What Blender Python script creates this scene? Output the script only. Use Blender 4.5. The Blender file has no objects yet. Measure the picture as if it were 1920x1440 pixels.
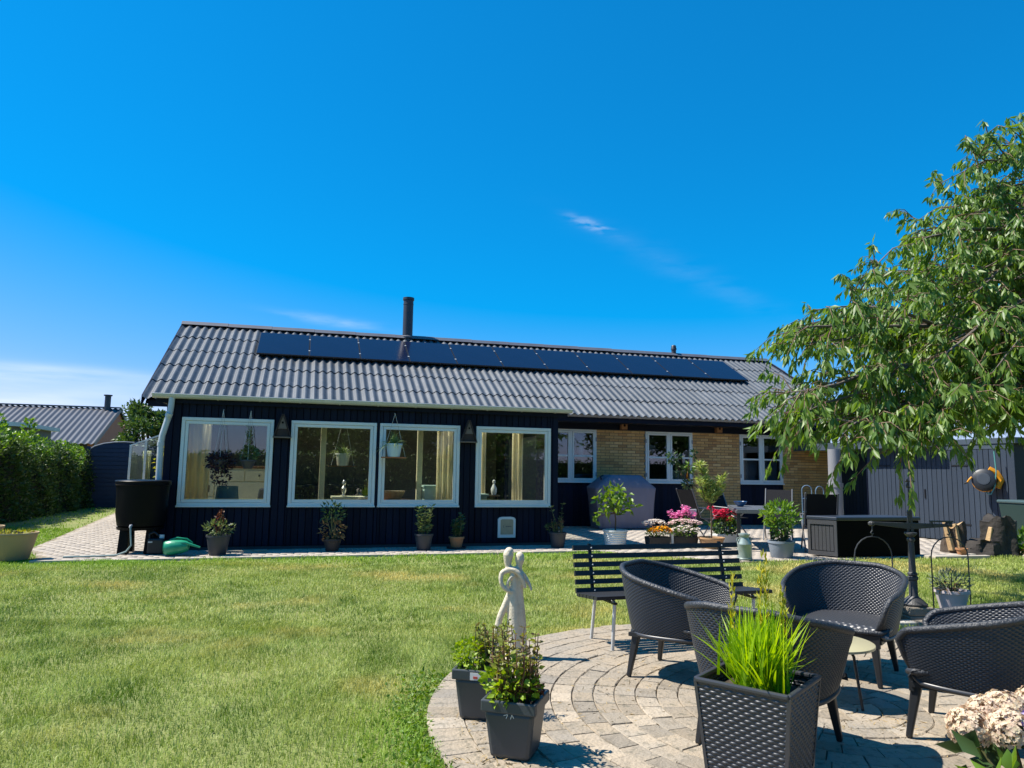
import bpy, bmesh, math, random
import numpy as np
from mathutils import Vector, Matrix
R = math.radians
random.seed(7); rng = np.random.default_rng(7)
sc = bpy.context.scene
C = sc.collection
# ---------------------------------------------------------------- camera
cam_d = bpy.data.cameras.new('camera'); cam = bpy.data.objects.new('camera', cam_d); C.objects.link(cam)
cam_d.sensor_width = 36.0; cam_d.lens = 25.31; cam_d.clip_end = 2000
YAW, PITCH, ROLL = R(15.9), R(6.84), R(0.85)
fh = Vector((math.sin(YAW), math.cos(YAW), 0)); rt = Vector((math.cos(YAW), -math.sin(YAW), 0)); zz = Vector((0, 0, 1))
fw = fh*math.cos(PITCH) + zz*math.sin(PITCH); up = zz*math.cos(PITCH) - fh*math.sin(PITCH)
r2 = rt*math.cos(ROLL) + up*math.sin(ROLL); u2 = up*math.cos(ROLL) - rt*math.sin(ROLL)
cam.matrix_world = Matrix(((r2.x, u2.x, -fw.x, 0), (r2.y, u2.y, -fw.y, 0), (r2.z, u2.z, -fw.z, 1.38), (0, 0, 0, 1)))
sc.camera = cam
# ---------------------------------------------------------------- sky and sun
SUN_EL, SUN_AZ = R(56.5), math.atan2(-0.943, 0.333)
w = bpy.data.worlds.new('World'); sc.world = w; w.use_nodes = True
nt = w.node_tree; N = nt.nodes; LK = nt.links
for n in list(N): N.remove(n)
out = N.new('ShaderNodeOutputWorld'); bg = N.new('ShaderNodeBackground'); bg.inputs[1].default_value = 0.076
sky = N.new('ShaderNodeTexSky'); sky.sky_type = 'NISHITA'; sky.sun_disc = False
sky.sun_elevation = SUN_EL; sky.sun_rotation = SUN_AZ; sky.air_density = 1.0; sky.dust_density = 0.25; sky.ozone_density = 2.2
tc = N.new('ShaderNodeTexCoord')
def wmath(op, a, b=None, clamp=False):
    m = N.new('ShaderNodeMath'); m.operation = op; m.use_clamp = clamp
    for i, q in enumerate((a, b)):
        if q is None: continue
        if isinstance(q, (int, float)): m.inputs[i].default_value = q
        else: LK.new(q, m.inputs[i])
    return m.outputs[0]
# grade the whole sky evenly towards the deep saturated blue of the photograph
sep = N.new('ShaderNodeSeparateColor'); LK.new(sky.outputs[0], sep.inputs[0]); hs = N.new('ShaderNodeCombineColor')
LK.new(wmath('MAXIMUM', wmath('MULTIPLY', wmath('SUBTRACT', sep.outputs[0], 2.2), 1.05), 0.03), hs.inputs[0])
LK.new(wmath('MULTIPLY', wmath('POWER', sep.outputs[1], 0.78), 1.17), hs.inputs[1]); LK.new(wmath('MULTIPLY', wmath('POWER', sep.outputs[2], 0.78), 2.02), hs.inputs[2])
def wdot(vec):
    m = N.new('ShaderNodeVectorMath'); m.operation = 'DOT_PRODUCT'; LK.new(tc.outputs['Generated'], m.inputs[0]); m.inputs[1].default_value = vec
    return m.outputs['Value']
def wnoise(scale, stretch, detail=5):
    mp = N.new('ShaderNodeMapping'); mp.inputs['Scale'].default_value = stretch; LK.new(tc.outputs['Generated'], mp.inputs[0])
    t = N.new('ShaderNodeTexNoise'); t.inputs['Scale'].default_value = scale; t.inputs['Detail'].default_value = detail
    LK.new(mp.outputs[0], t.inputs[0]); return t.outputs[0]
def blob(center, along, su, sv, cut, gain, noise):
    c = Vector(center).normalized(); a = Vector(along); a = (a - c*a.dot(c)).normalized(); b = c.cross(a)
    u = wmath('DIVIDE', wdot(a), su); v = wmath('DIVIDE', wdot(b), sv); f = wmath('GREATER_THAN', wdot(c), 0.0)
    d2 = wmath('ADD', wmath('MULTIPLY', u, u), wmath('MULTIPLY', v, v))
    g = wmath('MULTIPLY', wmath('EXPONENT', wmath('MULTIPLY', d2, -1.0)), f)
    return wmath('MULTIPLY', g, wmath('MULTIPLY', wmath('SUBTRACT', noise, cut, True), gain))
CLOUDS = [((0.358, 0.874, 0.330), (0.066, -0.018, -0.023), 0.026, 0.0055, 0.38, 1.9, wnoise(26, (1, 1, 4))),
          ((0.487, 0.834, 0.262), (0.10, -0.04, -0.055), 0.12, 0.016, 0.40, 0.14, wnoise(12, (1, 1, 4))),
          ((0.03, 0.98, 0.195), (0.95, -0.03, -0.09), 0.06, 0.006, 0.36, 0.9, wnoise(14, (1, 1, 6))),
          ((-0.30, 0.95, 0.102), (0.95, 0.30, 0.01), 0.14, 0.010, 0.22, 1.5, wnoise(6, (1, 1, 10))),
          ((-0.33, 0.94, 0.062), (0.95, 0.30, 0.0), 0.24, 0.030, 0.15, 1.6, wnoise(5, (1, 1, 8))),
          ((0.85, 0.52, 0.070), (0.5, -0.85, 0.0), 0.40, 0.030, 0.25, 1.2, wnoise(5, (1, 1, 8)))]
tot = None
for c_ in CLOUDS:
    m_ = blob(*c_); tot = m_ if tot is None else wmath('ADD', tot, m_)
tot = wmath('MINIMUM', tot, 0.85)
mix = N.new('ShaderNodeMix'); mix.data_type = 'RGBA'
LK.new(tot, mix.inputs['Factor']); LK.new(hs.outputs[0], mix.inputs[6]); mix.inputs[7].default_value = (8.2, 8.8, 9.6, 1)
LK.new(mix.outputs[2], bg.inputs[0]); LK.new(bg.outputs[0], out.inputs[0])
sd = bpy.data.lights.new('sun', 'SUN'); sd.energy = 5.0; sd.angle = R(0.53); sd.color = (1.0, 0.94, 0.84)
so = bpy.data.objects.new('sun', sd); C.objects.link(so); so.location = (-20, 8, 30)
sdir = Vector((-0.943*math.cos(SUN_EL), 0.333*math.cos(SUN_EL), math.sin(SUN_EL)))
so.rotation_euler = sdir.to_track_quat('Z', 'Y').to_euler()
sc.view_settings.view_transform = 'Standard'; sc.view_settings.look = 'None'; sc.view_settings.gamma = 1; sc.view_settings.use_curve_mapping = False
sc.view_settings.exposure = 0.72
sc.render.engine = 'CYCLES'; sc.cycles.max_bounces = 8; sc.cycles.transparent_max_bounces = 16; sc.cycles.caustics_reflective = False; sc.cycles.caustics_refractive = False

# ---------------------------------------------------------------- materials
MATS = {}
def mat(name, col, rough=0.6, metal=0.0, var=0.0, vs=6.0, bump=0.0, bs=60.0, spec=0.5, col2=None, island=0.0, trans=0.0, stretch=None, coat=0.0, dirt=None, orand=0.0):
    """procedural surface: colour varied by noise and per loose piece, fine relief by noise, optional translucency"""
    if name in MATS: return MATS[name]
    m = bpy.data.materials.new(name); m.use_nodes = True; t = m.node_tree; n = t.nodes; l = t.links
    p = n['Principled BSDF']; p.inputs['Roughness'].default_value = rough; p.inputs['Metallic'].default_value = metal
    p.inputs['Specular IOR Level'].default_value = spec; p.inputs['Coat Weight'].default_value = coat
    co = n.new('ShaderNodeTexCoord'); vec = co.outputs['Object']
    if stretch:
        mp = n.new('ShaderNodeMapping'); mp.inputs['Scale'].default_value = stretch; l.new(vec, mp.inputs[0]); vec = mp.outputs[0]
    c1 = (*col, 1); c2 = (*(col2 if col2 else tuple(c*0.55 for c in col)), 1)
    src = None
    if var or island:
        mx = n.new('ShaderNodeMix'); mx.data_type = 'RGBA'; mx.inputs[6].default_value = c1; mx.inputs[7].default_value = c2
        fac = None
        if var:
            tx = n.new('ShaderNodeTexNoise'); tx.inputs['Scale'].default_value = vs; tx.inputs['Detail'].default_value = 6; l.new(vec, tx.inputs[0])
            rp = n.new('ShaderNodeMapRange'); rp.inputs[1].default_value = 0.3; rp.inputs[2].default_value = 0.7; rp.inputs[3].default_value = 0; rp.inputs[4].default_value = var
            l.new(tx.outputs[0], rp.inputs[0]); fac = rp.outputs[0]
        if island:
            g = n.new('ShaderNodeNewGeometry'); q = n.new('ShaderNodeMath'); q.operation = 'MULTIPLY'; q.inputs[1].default_value = island
            l.new(g.outputs['Random Per Island'], q.inputs[0])
            if fac is None: fac = q.outputs[0]
            else:
                a = n.new('ShaderNodeMath'); a.operation = 'ADD'; a.use_clamp = True; l.new(fac, a.inputs[0]); l.new(q.outputs[0], a.inputs[1]); fac = a.outputs[0]
        l.new(fac, mx.inputs['Factor']); src = mx.outputs[2]
    if dirt:
        dcol, dscale, damt = dirt
        tx = n.new('ShaderNodeTexNoise'); tx.inputs['Scale'].default_value = dscale; tx.inputs['Detail'].default_value = 8; tx.inputs['Roughness'].default_value = 0.65; l.new(vec, tx.inputs[0])
        rp = n.new('ShaderNodeMapRange'); rp.inputs[1].default_value = 0.52; rp.inputs[2].default_value = 0.66; rp.inputs[3].default_value = 0; rp.inputs[4].default_value = damt
        l.new(tx.outputs[0], rp.inputs[0])
        mx = n.new('ShaderNodeMix'); mx.data_type = 'RGBA'; mx.inputs[7].default_value = (*dcol, 1); l.new(rp.outputs[0], mx.inputs['Factor'])
        if src is None: mx.inputs[6].default_value = c1
        else: l.new(src, mx.inputs[6])
        src = mx.outputs[2]
    if orand:
        oi = n.new('ShaderNodeObjectInfo'); mr = n.new('ShaderNodeMapRange'); mr.inputs[3].default_value = 1-orand; mr.inputs[4].default_value = 1+orand; l.new(oi.outputs['Random'], mr.inputs[0])
        hv = n.new('ShaderNodeHueSaturation'); l.new(mr.outputs[0], hv.inputs['Value'])
        if src is None: hv.inputs['Color'].default_value = c1
        else: l.new(src, hv.inputs['Color'])
        src = hv.outputs[0]
    if src is None: p.inputs['Base Color'].default_value = c1
    else: l.new(src, p.inputs['Base Color'])
    if bump:
        tx = n.new('ShaderNodeTexNoise'); tx.inputs['Scale'].default_value = bs; tx.inputs['Detail'].default_value = 5; l.new(vec, tx.inputs[0])
        b = n.new('ShaderNodeBump'); b.inputs['Strength'].default_value = bump; b.inputs['Distance'].default_value = 0.02; l.new(tx.outputs[0], b.inputs['Height']); l.new(b.outputs[0], p.inputs['Normal'])
    if trans:
        tr = n.new('ShaderNodeBsdfTranslucent'); ms = n.new('ShaderNodeMixShader'); ms.inputs[0].default_value = trans
        if src is None: tr.inputs[0].default_value = c1
        else:
            hh = n.new('ShaderNodeHueSaturation'); hh.inputs['Hue'].default_value = 0.485; hh.inputs['Saturation'].default_value = 1.15; hh.inputs['Value'].default_value = 1.5; l.new(src, hh.inputs['Color']); l.new(hh.outputs[0], tr.inputs[0])
        l.new(p.outputs[0], ms.inputs[1]); l.new(tr.outputs[0], ms.inputs[2]); l.new(ms.outputs[0], n['Material Output'].inputs[0])
    MATS[name] = m; return m
def glass_mat(name, tint=(0.86, 0.9, 0.88), ior=1.55, boost=0.03):
    m = bpy.data.materials.new(name); m.use_nodes = True; t = m.node_tree; n = t.nodes; l = t.links
    n.remove(n['Principled BSDF']); o = n['Material Output']
    tr = n.new('ShaderNodeBsdfTransparent'); tr.inputs[0].default_value = (*tint, 1)
    gl = n.new('ShaderNodeBsdfGlossy'); gl.inputs['Roughness'].default_value = 0.0; gl.inputs[0].default_value = (1, 1, 1, 1)
    fr = n.new('ShaderNodeFresnel'); fr.inputs[0].default_value = ior
    ad = n.new('ShaderNodeMath'); ad.operation = 'ADD'; ad.inputs[1].default_value = boost; ad.use_clamp = True; l.new(fr.outputs[0], ad.inputs[0])
    tx = n.new('ShaderNodeTexNoise'); tx.inputs['Scale'].default_value = 1.3; co = n.new('ShaderNodeTexCoord'); l.new(co.outputs['Object'], tx.inputs[0])
    b = n.new('ShaderNodeBump'); b.inputs['Strength'].default_value = 0.02; b.inputs['Distance'].default_value = 0.02; l.new(tx.outputs[0], b.inputs['Height']); l.new(b.outputs[0], gl.inputs['Normal'])
    ms = n.new('ShaderNodeMixShader'); l.new(ad.outputs[0], ms.inputs[0]); l.new(tr.outputs[0], ms.inputs[1]); l.new(gl.outputs[0], ms.inputs[2]); l.new(ms.outputs[0], o.inputs[0])
    MATS[name] = m; return m

# ---------------------------------------------------------------- mesh helpers
class MB:
    """collects shapes, then links them as ONE mesh object"""
    def __init__(s): s.v = []; s.f = []
    def add(s, vs, fs):
        o = len(s.v); s.v.extend([tuple(map(float, q)) for q in vs]); s.f.extend([tuple(i+o for i in f) for f in fs]); return s
    def hexa(s, p): return s.add(p, [(0, 3, 2, 1), (4, 5, 6, 7), (0, 1, 5, 4), (1, 2, 6, 5), (2, 3, 7, 6), (3, 0, 4, 7)])
    def box(s, x0, x1, y0, y1, z0, z1):
        return s.hexa([(x0, y0, z0), (x1, y0, z0), (x1, y1, z0), (x0, y1, z0), (x0, y0, z1), (x1, y0, z1), (x1, y1, z1), (x0, y1, z1)])
    def taper(s, cx, cy, z0, z1, a0, b0, a1, b1, dx=0, dy=0):
        return s.hexa([(cx-a0, cy-b0, z0), (cx+a0, cy-b0, z0), (cx+a0, cy+b0, z0), (cx-a0, cy+b0, z0),
                       (cx+dx-a1, cy+dy-b1, z1), (cx+dx+a1, cy+dy-b1, z1), (cx+dx+a1, cy+dy+b1, z1), (cx+dx-a1, cy+dy+b1, z1)])
    def bar(s, p0, p1, w, h, w1=None, h1=None, ref=(0, 0, 1)):
        p0 = Vector(p0); p1 = Vector(p1); d = (p1-p0).normalized(); r = Vector(ref)
        if abs(d.dot(r)) > 0.95: r = Vector((1, 0, 0))
        a = d.cross(r).normalized(); b = a.cross(d).normalized(); w1 = w if w1 is None else w1; h1 = h if h1 is None else h1
        q = [p0-a*w/2-b*h/2, p0+a*w/2-b*h/2, p0+a*w/2+b*h/2, p0-a*w/2+b*h/2, p1-a*w1/2-b*h1/2, p1+a*w1/2-b*h1/2, p1+a*w1/2+b*h1/2, p1-a*w1/2+b*h1/2]
        return s.hexa(q)
    def tube(s, pts, rad, n=8, caps=True):
        pts = [Vector(p) for p in pts]; rad = [rad]*len(pts) if isinstance(rad, (int, float)) else rad
        vs = []; fs = []; prev = None
        for i, p in enumerate(pts):
            d = (pts[min(i+1, len(pts)-1)] - pts[max(i-1, 0)]).normalized()
            a = d.cross(Vector((0, 0, 1))) if prev is None else prev - d*prev.dot(d)
            if a.length < 1e-3: a = d.cross(Vector((1, 0, 0)))
            a.normalize(); b = d.cross(a); prev = a
            for k in range(n):
                t = 2*math.pi*k/n; vs.append(p + (a*math.cos(t)+b*math.sin(t))*rad[i])
        for i in range(len(pts)-1):
            for k in range(n): fs.append((i*n+k, i*n+(k+1) % n, (i+1)*n+(k+1) % n, (i+1)*n+k))
        if caps: fs.append(tuple(range(n-1, -1, -1))); fs.append(tuple((len(pts)-1)*n+k for k in range(n)))
        return s.add(vs, fs)
    def lathe(s, prof, n=24, c=(0, 0, 0), sx=1, sy=1):
        vs = []; fs = []
        for r_, z_ in prof:
            for k in range(n):
                t = 2*math.pi*k/n; vs.append((c[0]+r_*math.cos(t)*sx, c[1]+r_*math.sin(t)*sy, c[2]+z_))
        for i in range(len(prof)-1):
            for k in range(n): fs.append((i*n+k, i*n+(k+1) % n, (i+1)*n+(k+1) % n, (i+1)*n+k))
        if prof[0][0] > 1e-4: fs.append(tuple(range(n-1, -1, -1)))
        if prof[-1][0] > 1e-4: fs.append(tuple((len(prof)-1)*n+k for k in range(n)))
        return s.add(vs, fs)
    def prism(s, poly, z0, z1):
        n = len(poly); return s.add([(x, y, z0) for x, y in poly]+[(x, y, z1) for x, y in poly], [tuple(range(n-1, -1, -1)), tuple(range(n, 2*n))]+[(i, (i+1) % n, n+(i+1) % n, n+i) for i in range(n)])
    def prismy(s, poly, y0, y1):
        n = len(poly); return s.add([(x, y0, z) for x, z in poly]+[(x, y1, z) for x, z in poly], [tuple(range(n)), tuple(range(2*n-1, n-1, -1))]+[((i+1) % n, i, n+i, n+(i+1) % n) for i in range(n)])
    def prismx(s, poly, x0, x1):
        n = len(poly); return s.add([(x0, y, z) for y, z in poly]+[(x1, y, z) for y, z in poly], [tuple(range(n-1, -1, -1)), tuple(range(n, 2*n))]+[(i, (i+1) % n, n+(i+1) % n, n+i) for i in range(n)])
    def ball(s, c, r, n=10, sz=1.0):
        k = max(5, n//2+1)
        return s.lathe([(max(1e-5, r*math.sin(math.pi*i/(k-1))), -r*sz*math.cos(math.pi*i/(k-1))) for i in range(k)], n, c)
    def xf(s, M):
        s.v = [tuple(M @ Vector(q)) for q in s.v]; return s
    def mesh(s, name, m, smooth=False):
        me = bpy.data.meshes.new(name); me.from_pydata(s.v, [], s.f); me.materials.append(m)
        if smooth: me.shade_smooth() if smooth is True else None
        me.update(); return me
    def build(s, name, m, parent=None, smooth=False, bevel=0, loc=None):
        o = bpy.data.objects.new(name, s.mesh(name, m, smooth)); C.objects.link(o)
        if parent is not None: o.parent = parent
        if loc is not None: o.location = loc
        if bevel:
            b = o.modifiers.new('bevel', 'BEVEL'); b.width = bevel; b.segments = 2; b.limit_method = 'ANGLE'
        if smooth == 'auto':
            o.data.shade_smooth(); o.data.set_sharp_from_angle(angle=R(38))
        return o
def np_mesh(name, V, F, m, parent=None, smooth=False, loc=None):
    """fast mesh of equal faces from numpy arrays"""
    me = bpy.data.meshes.new(name); k = F.shape[1]
    me.vertices.add(len(V)); me.vertices.foreach_set('co', np.ascontiguousarray(V, dtype=np.float32).ravel())
    me.loops.add(F.size); me.loops.foreach_set('vertex_index', np.ascontiguousarray(F, dtype=np.int32).ravel())
    me.polygons.add(len(F)); me.polygons.foreach_set('loop_start', np.arange(0, F.size, k, dtype=np.int32))
    me.materials.append(m); me.update(calc_edges=True)
    if smooth: me.shade_smooth()
    o = bpy.data.objects.new(name, me); C.objects.link(o)
    if parent is not None: o.parent = parent
    if loc is not None: o.location = loc
    return o
def tag(o, label=None, cat=None, group=None, kind=None):
    if label: o['label'] = label
    if cat: o['category'] = cat
    if group: o['group'] = group
    if kind: o['kind'] = kind
    return o
def thing(name, label, cat, loc=(0, 0, 0), rz=0.0, group=None):
    o = bpy.data.objects.new(name, None); C.objects.link(o); o.location = loc; o.rotation_euler = (0, 0, rz); o.empty_display_size = 0.2
    return tag(o, label, cat, group)
def dup(o, parent=None):
    c = o.copy(); C.objects.link(c)
    if parent is not None: c.parent = parent
    for ch in list(o.children): dup(ch, c)
    return c
def unit(a): return a/np.maximum(np.linalg.norm(a, axis=1, keepdims=True), 1e-9)
def leaves(P, D, L, W, N0=None, fold=0.25, curl=0.15):
    """leaf blades: base points P, axes D, lengths L, widths W -> (verts, tris)"""
    P = np.asarray(P, float); n = len(P); D = unit(np.asarray(D, float)); L = np.broadcast_to(L, n)[:, None]; W = np.broadcast_to(W, n)[:, None]
    if N0 is None: N0 = rng.normal(size=(n, 3)); N0[:, 2] += 0.6
    S = unit(np.cross(D, N0)); Nn = np.cross(S, D)
    b = P; m = P + D*L*0.45 - Nn*W*fold; a = P + D*L*0.42 - S*W*0.5; c = P + D*L*0.42 + S*W*0.5; t = P + D*L - Nn*L*curl
    V = np.stack([b, a, m, c, t], 1).reshape(-1, 3); k = np.arange(n)[:, None]*5
    F = np.concatenate([k+np.array([[0, 2, 1]]), k+np.array([[0, 3, 2]]), k+np.array([[1, 2, 4]]), k+np.array([[2, 3, 4]])])
    return V, F
def strips(B, D, L, W, droop, seg=5):
    """arching grass-like strips"""
    B = np.asarray(B, float); n = len(B); D = unit(np.asarray(D, float)); L = np.broadcast_to(L, n)[:, None]; W = np.broadcast_to(W, n)[:, None]; droop = np.broadcast_to(droop, n)[:, None]
    S = unit(np.cross(D, np.array([0, 0, 1.]) + rng.normal(size=(n, 3))*0.3)); V = []
    for i in range(seg+1):
        t = i/seg; p = B + D*L*t - np.array([0, 0, 1.])*L*droop*t*t; wv = W*(0.5*(1-t**2.2)+0.02); V += [p-S*wv, p+S*wv]
    V = np.stack(V, 1); k = np.arange(n)[:, None]*(2*(seg+1)); F = []
    for i in range(seg): F.append(k+np.array([[2*i, 2*i+1, 2*i+3, 2*i+2]]))
    return V.reshape(-1, 3), np.concatenate(F)
def sphere_dirs(n, zmin=-1.0, zmax=1.0):
    z = rng.uniform(zmin, zmax, n); a = rng.uniform(0, 2*math.pi, n); r_ = np.sqrt(1-z*z); return np.stack([r_*np.cos(a), r_*np.sin(a), z], 1)
def cat(parts):
    V = []; F = []; o = 0
    for v_, f_ in parts: V.append(v_); F.append(f_+o); o += len(v_)
    return np.concatenate(V), np.concatenate(F)

# ================================================================ SETTING
m_soil = mat('lawn_soil', (0.15, 0.19, 0.045), 0.95, var=0.8, vs=1.3, col2=(0.24, 0.24, 0.08), bump=0.5, bs=40)
m_sand = mat('joint_sand', (0.30, 0.25, 0.18), 0.95, var=0.9, vs=9, col2=(0.17, 0.15, 0.10), bump=0.4, bs=120)
tag(MB().box(-320, 320, -260, 420, -0.6, 0.0).build('ground', m_soil), kind='structure')

PC = (3.06, 3.73); PR = 2.38
def in_poly(x, y, poly):
    r_ = np.zeros(np.shape(x), bool); n = len(poly); j = n-1
    for i in range(n):
        xi, yi = poly[i]; xj, yj = poly[j]
        r_ ^= ((yi > y) != (yj > y)) & (x < (xj-xi)*(y-yi)/(yj-yi+1e-12)+xi); j = i
    return r_
PATH = [(-3.62, 11.68), (4.9, 11.78), (6.0, 10.55), (6.55, 10.02), (8.6, 10.08), (12.9, 10.12), (13.3, 10.3), (13.3, 17.2), (4.62, 17.2), (4.62, 12.94), (-2.22, 12.94), (-2.9, 17.0), (-3.3, 25.0), (-5.3, 25.0), (-4.15, 13.2), (-3.7, 12.3)]
# far paving: stones too small to pick apart singly
m_stone = mat('paving_stone', (0.46, 0.40, 0.33), 0.9, var=0.55, vs=2.2, col2=(0.35, 0.31, 0.27), bump=0.35, bs=70, island=0.45)
ter = tag(MB().prism(PATH, -0.2, 0.012).build('terrace', m_sand), kind='structure')
V = []; F = []
xs = np.arange(-5.5, 13.3, 0.212); ys = np.arange(9.9, 25, 0.142)
for j, y in enumerate(ys):
    for x in xs:
        xx = x + (0.106 if j % 2 else 0)
        V.append((xx, y))
ctr = np.array(V); k = np.ones(len(ctr), bool)
for dx, dy in ((-.1, -.066), (.1, -.066), (.1, .066), (-.1, .066)): k &= in_poly(ctr[:, 0]+dx, ctr[:, 1]+dy, PATH)
k &= ~((ctr[:, 0] > 4.8) & (ctr[:, 1] > 17.1))
ctr = ctr[k]; n = len(ctr); hz = 0.024 + rng.uniform(-.003, .003, n)
base = []
for (sx, sy, dz) in ((-.1, -.066, -.02), (.1, -.066, -.02), (.1, .066, -.02), (-.1, .066, -.02), (-.096, -.062, 0), (.096, -.062, 0), (.096, .062, 0), (-.096, .062, 0)):
    base.append(np.stack([ctr[:, 0]+sx, ctr[:, 1]+sy, hz+dz + (rng.uniform(-.0015, .0015, n) if dz == 0 else 0)], 1))
V = np.stack(base, 1).reshape(-1, 3); kk = np.arange(n)[:, None]*8
F = np.concatenate([kk+np.array([q]) for q in ((4, 5, 6, 7), (0, 1, 5, 4), (1, 2, 6, 5), (2, 3, 7, 6), (3, 0, 4, 7))])
tag(np_mesh('paving_stone', V, F, m_stone, ter), kind='stuff')
# kerb stones along the lawn edge of the path
m_kerb = mat('kerb_stone', (0.50, 0.44, 0.36), 0.9, var=0.6, vs=5, bump=0.3, bs=60, col2=(0.38, 0.34, 0.28))
kb = MB().box(-0.30, 0.30, -0.04, 0.04, -0.06, 0.034).mesh('kerb_stone', m_kerb)
for i in range(14):
    o = bpy.data.objects.new('kerb_stone', kb); C.objects.link(o); o.parent = ter; o.location = (-3.3+i*0.612, 11.66+(i*0.612)*0.0117, rng.uniform(-.004, .004)); o.rotation_euler = (0, 0, 0.0117+rng.normal()*.006)

# round patio: rings of pavers, each its own piece
m_paver = mat('patio_paver', (0.36, 0.285, 0.195), 0.9, orand=.16, var=0.9, vs=3.5, col2=(0.27, 0.235, 0.19), bump=0.55, bs=55, dirt=((0.13, 0.12, 0.085), 22, 0.7))
m_paver2 = mat('patio_paver_pale', (0.41, 0.33, 0.235), 0.9, orand=.16, var=0.9, vs=4, col2=(0.31, 0.275, 0.225), bump=0.55, bs=55, dirt=((0.15, 0.135, 0.10), 24, 0.7))
m_paver3 = mat('patio_paver_grey', (0.30, 0.25, 0.185), 0.9, orand=.16, var=0.7, vs=5, col2=(0.29, 0.26, 0.22), bump=0.55, bs=55, dirt=((0.14, 0.12, 0.09), 12, 0.5))
pat = tag(MB().prism([(PC[0]+PR*math.cos(t*math.pi/48), PC[1]+PR*math.sin(t*math.pi/48)) for t in range(96)], -0.2, 0.008).build('patio', m_sand), kind='structure')
def paver_mesh(r0, r1, da, mt, seed):
    q = random.Random(seed); g = 0.0025; b = MB(); inner = []; n = 4
    def ring(o, z):
        pts = []
        for i in range(n): pts.append(((r0+o)*math.cos(-da/2+da*i/(n-1)), (r0+o)*math.sin(-da/2+da*i/(n-1))))
        for i in range(n): pts.append(((r1-o)*math.cos(da/2-da*i/(n-1)), (r1-o)*math.sin(da/2-da*i/(n-1))))
        cx = sum(p[0] for p in pts)/len(pts); cy = sum(p[1] for p in pts)/len(pts); out_ = []
        for x, y in pts:
            d = math.hypot(x-cx, y-cy); s_ = max(0, 1-(g+o)/d); out_.append((cx+(x-cx)*s_ + q.uniform(-.002, .002), cy+(y-cy)*s_ + q.uniform(-.002, .002), z))
        return out_
    L0 = ring(0, 0.0); L1 = ring(0.0, 0.026); L2 = ring(0.0025, 0.032); m = len(L0)
    vs = L0+L1+L2; fs = [tuple(2*m+i for i in range(m))]
    for a in (0, m):
        for i in range(m): fs.append((a+i, a+(i+1) % m, a+m+(i+1) % m, a+m+i))
    return b.add(vs, fs).mesh('paver', mt)
ring_r = [0.0]; 
while ring_r[-1] < PR-0.12: ring_r.append(ring_r[-1]+0.128)
ring_r[-1] = PR
cand = []
for i in range(len(ring_r)-1):
    r0, r1 = max(ring_r[i], 0.02), ring_r[i+1]; cnt = max(5, int(2*math.pi*(r0+r1)/2/0.172)); da = 2*math.pi/cnt; ph = rng.uniform(0, 6.28)
    vs_ = [paver_mesh(r0, r1, da, mm, i*7+j) for j, mm in enumerate((m_paver, m_paver2, m_paver3))]
    for c_ in range(cnt):
        a = ph + c_*da; rm = (r0+r1)/2; px, py = PC[0]+rm*math.cos(a), PC[1]+rm*math.sin(a)
        dep = px*fw.x+py*fw.y; lat = px*rt.x+py*rt.y
        vis = dep > 2.9 and abs(lat/dep) < 0.74 and not (lat/dep > 0.5 and dep < 3.4)
        cand.append((dep if vis else 99+dep, a, vs_[int(rng.choice([0, 0, 1, 1, 2]))], px, py))
cand.sort(key=lambda q: q[0])
restv = []; restf = []
for i, (dep, a, me, px, py) in enumerate(cand):
    tilt = rng.normal(size=2)*0.006; dz = rng.uniform(-.004, .004)
    if i < 300:
        o = bpy.data.objects.new('paver', me); C.objects.link(o); o.parent = pat; o.location = (PC[0], PC[1], dz); o.rotation_euler = (0, 0, a)
    else:
        Mx = Matrix.Translation((PC[0], PC[1], dz)) @ Matrix.Rotation(a, 4, 'Z'); o_ = len(restv)
        restv += [tuple(Mx @ v.co) for v in me.vertices]; restf += [tuple(q+o_ for q in p.vertices) for p in me.polygons]
bb = MB(); bb.v = restv; bb.f = restf; tag(bb.build('paver_field', m_paver2, pat), kind='stuff')

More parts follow.
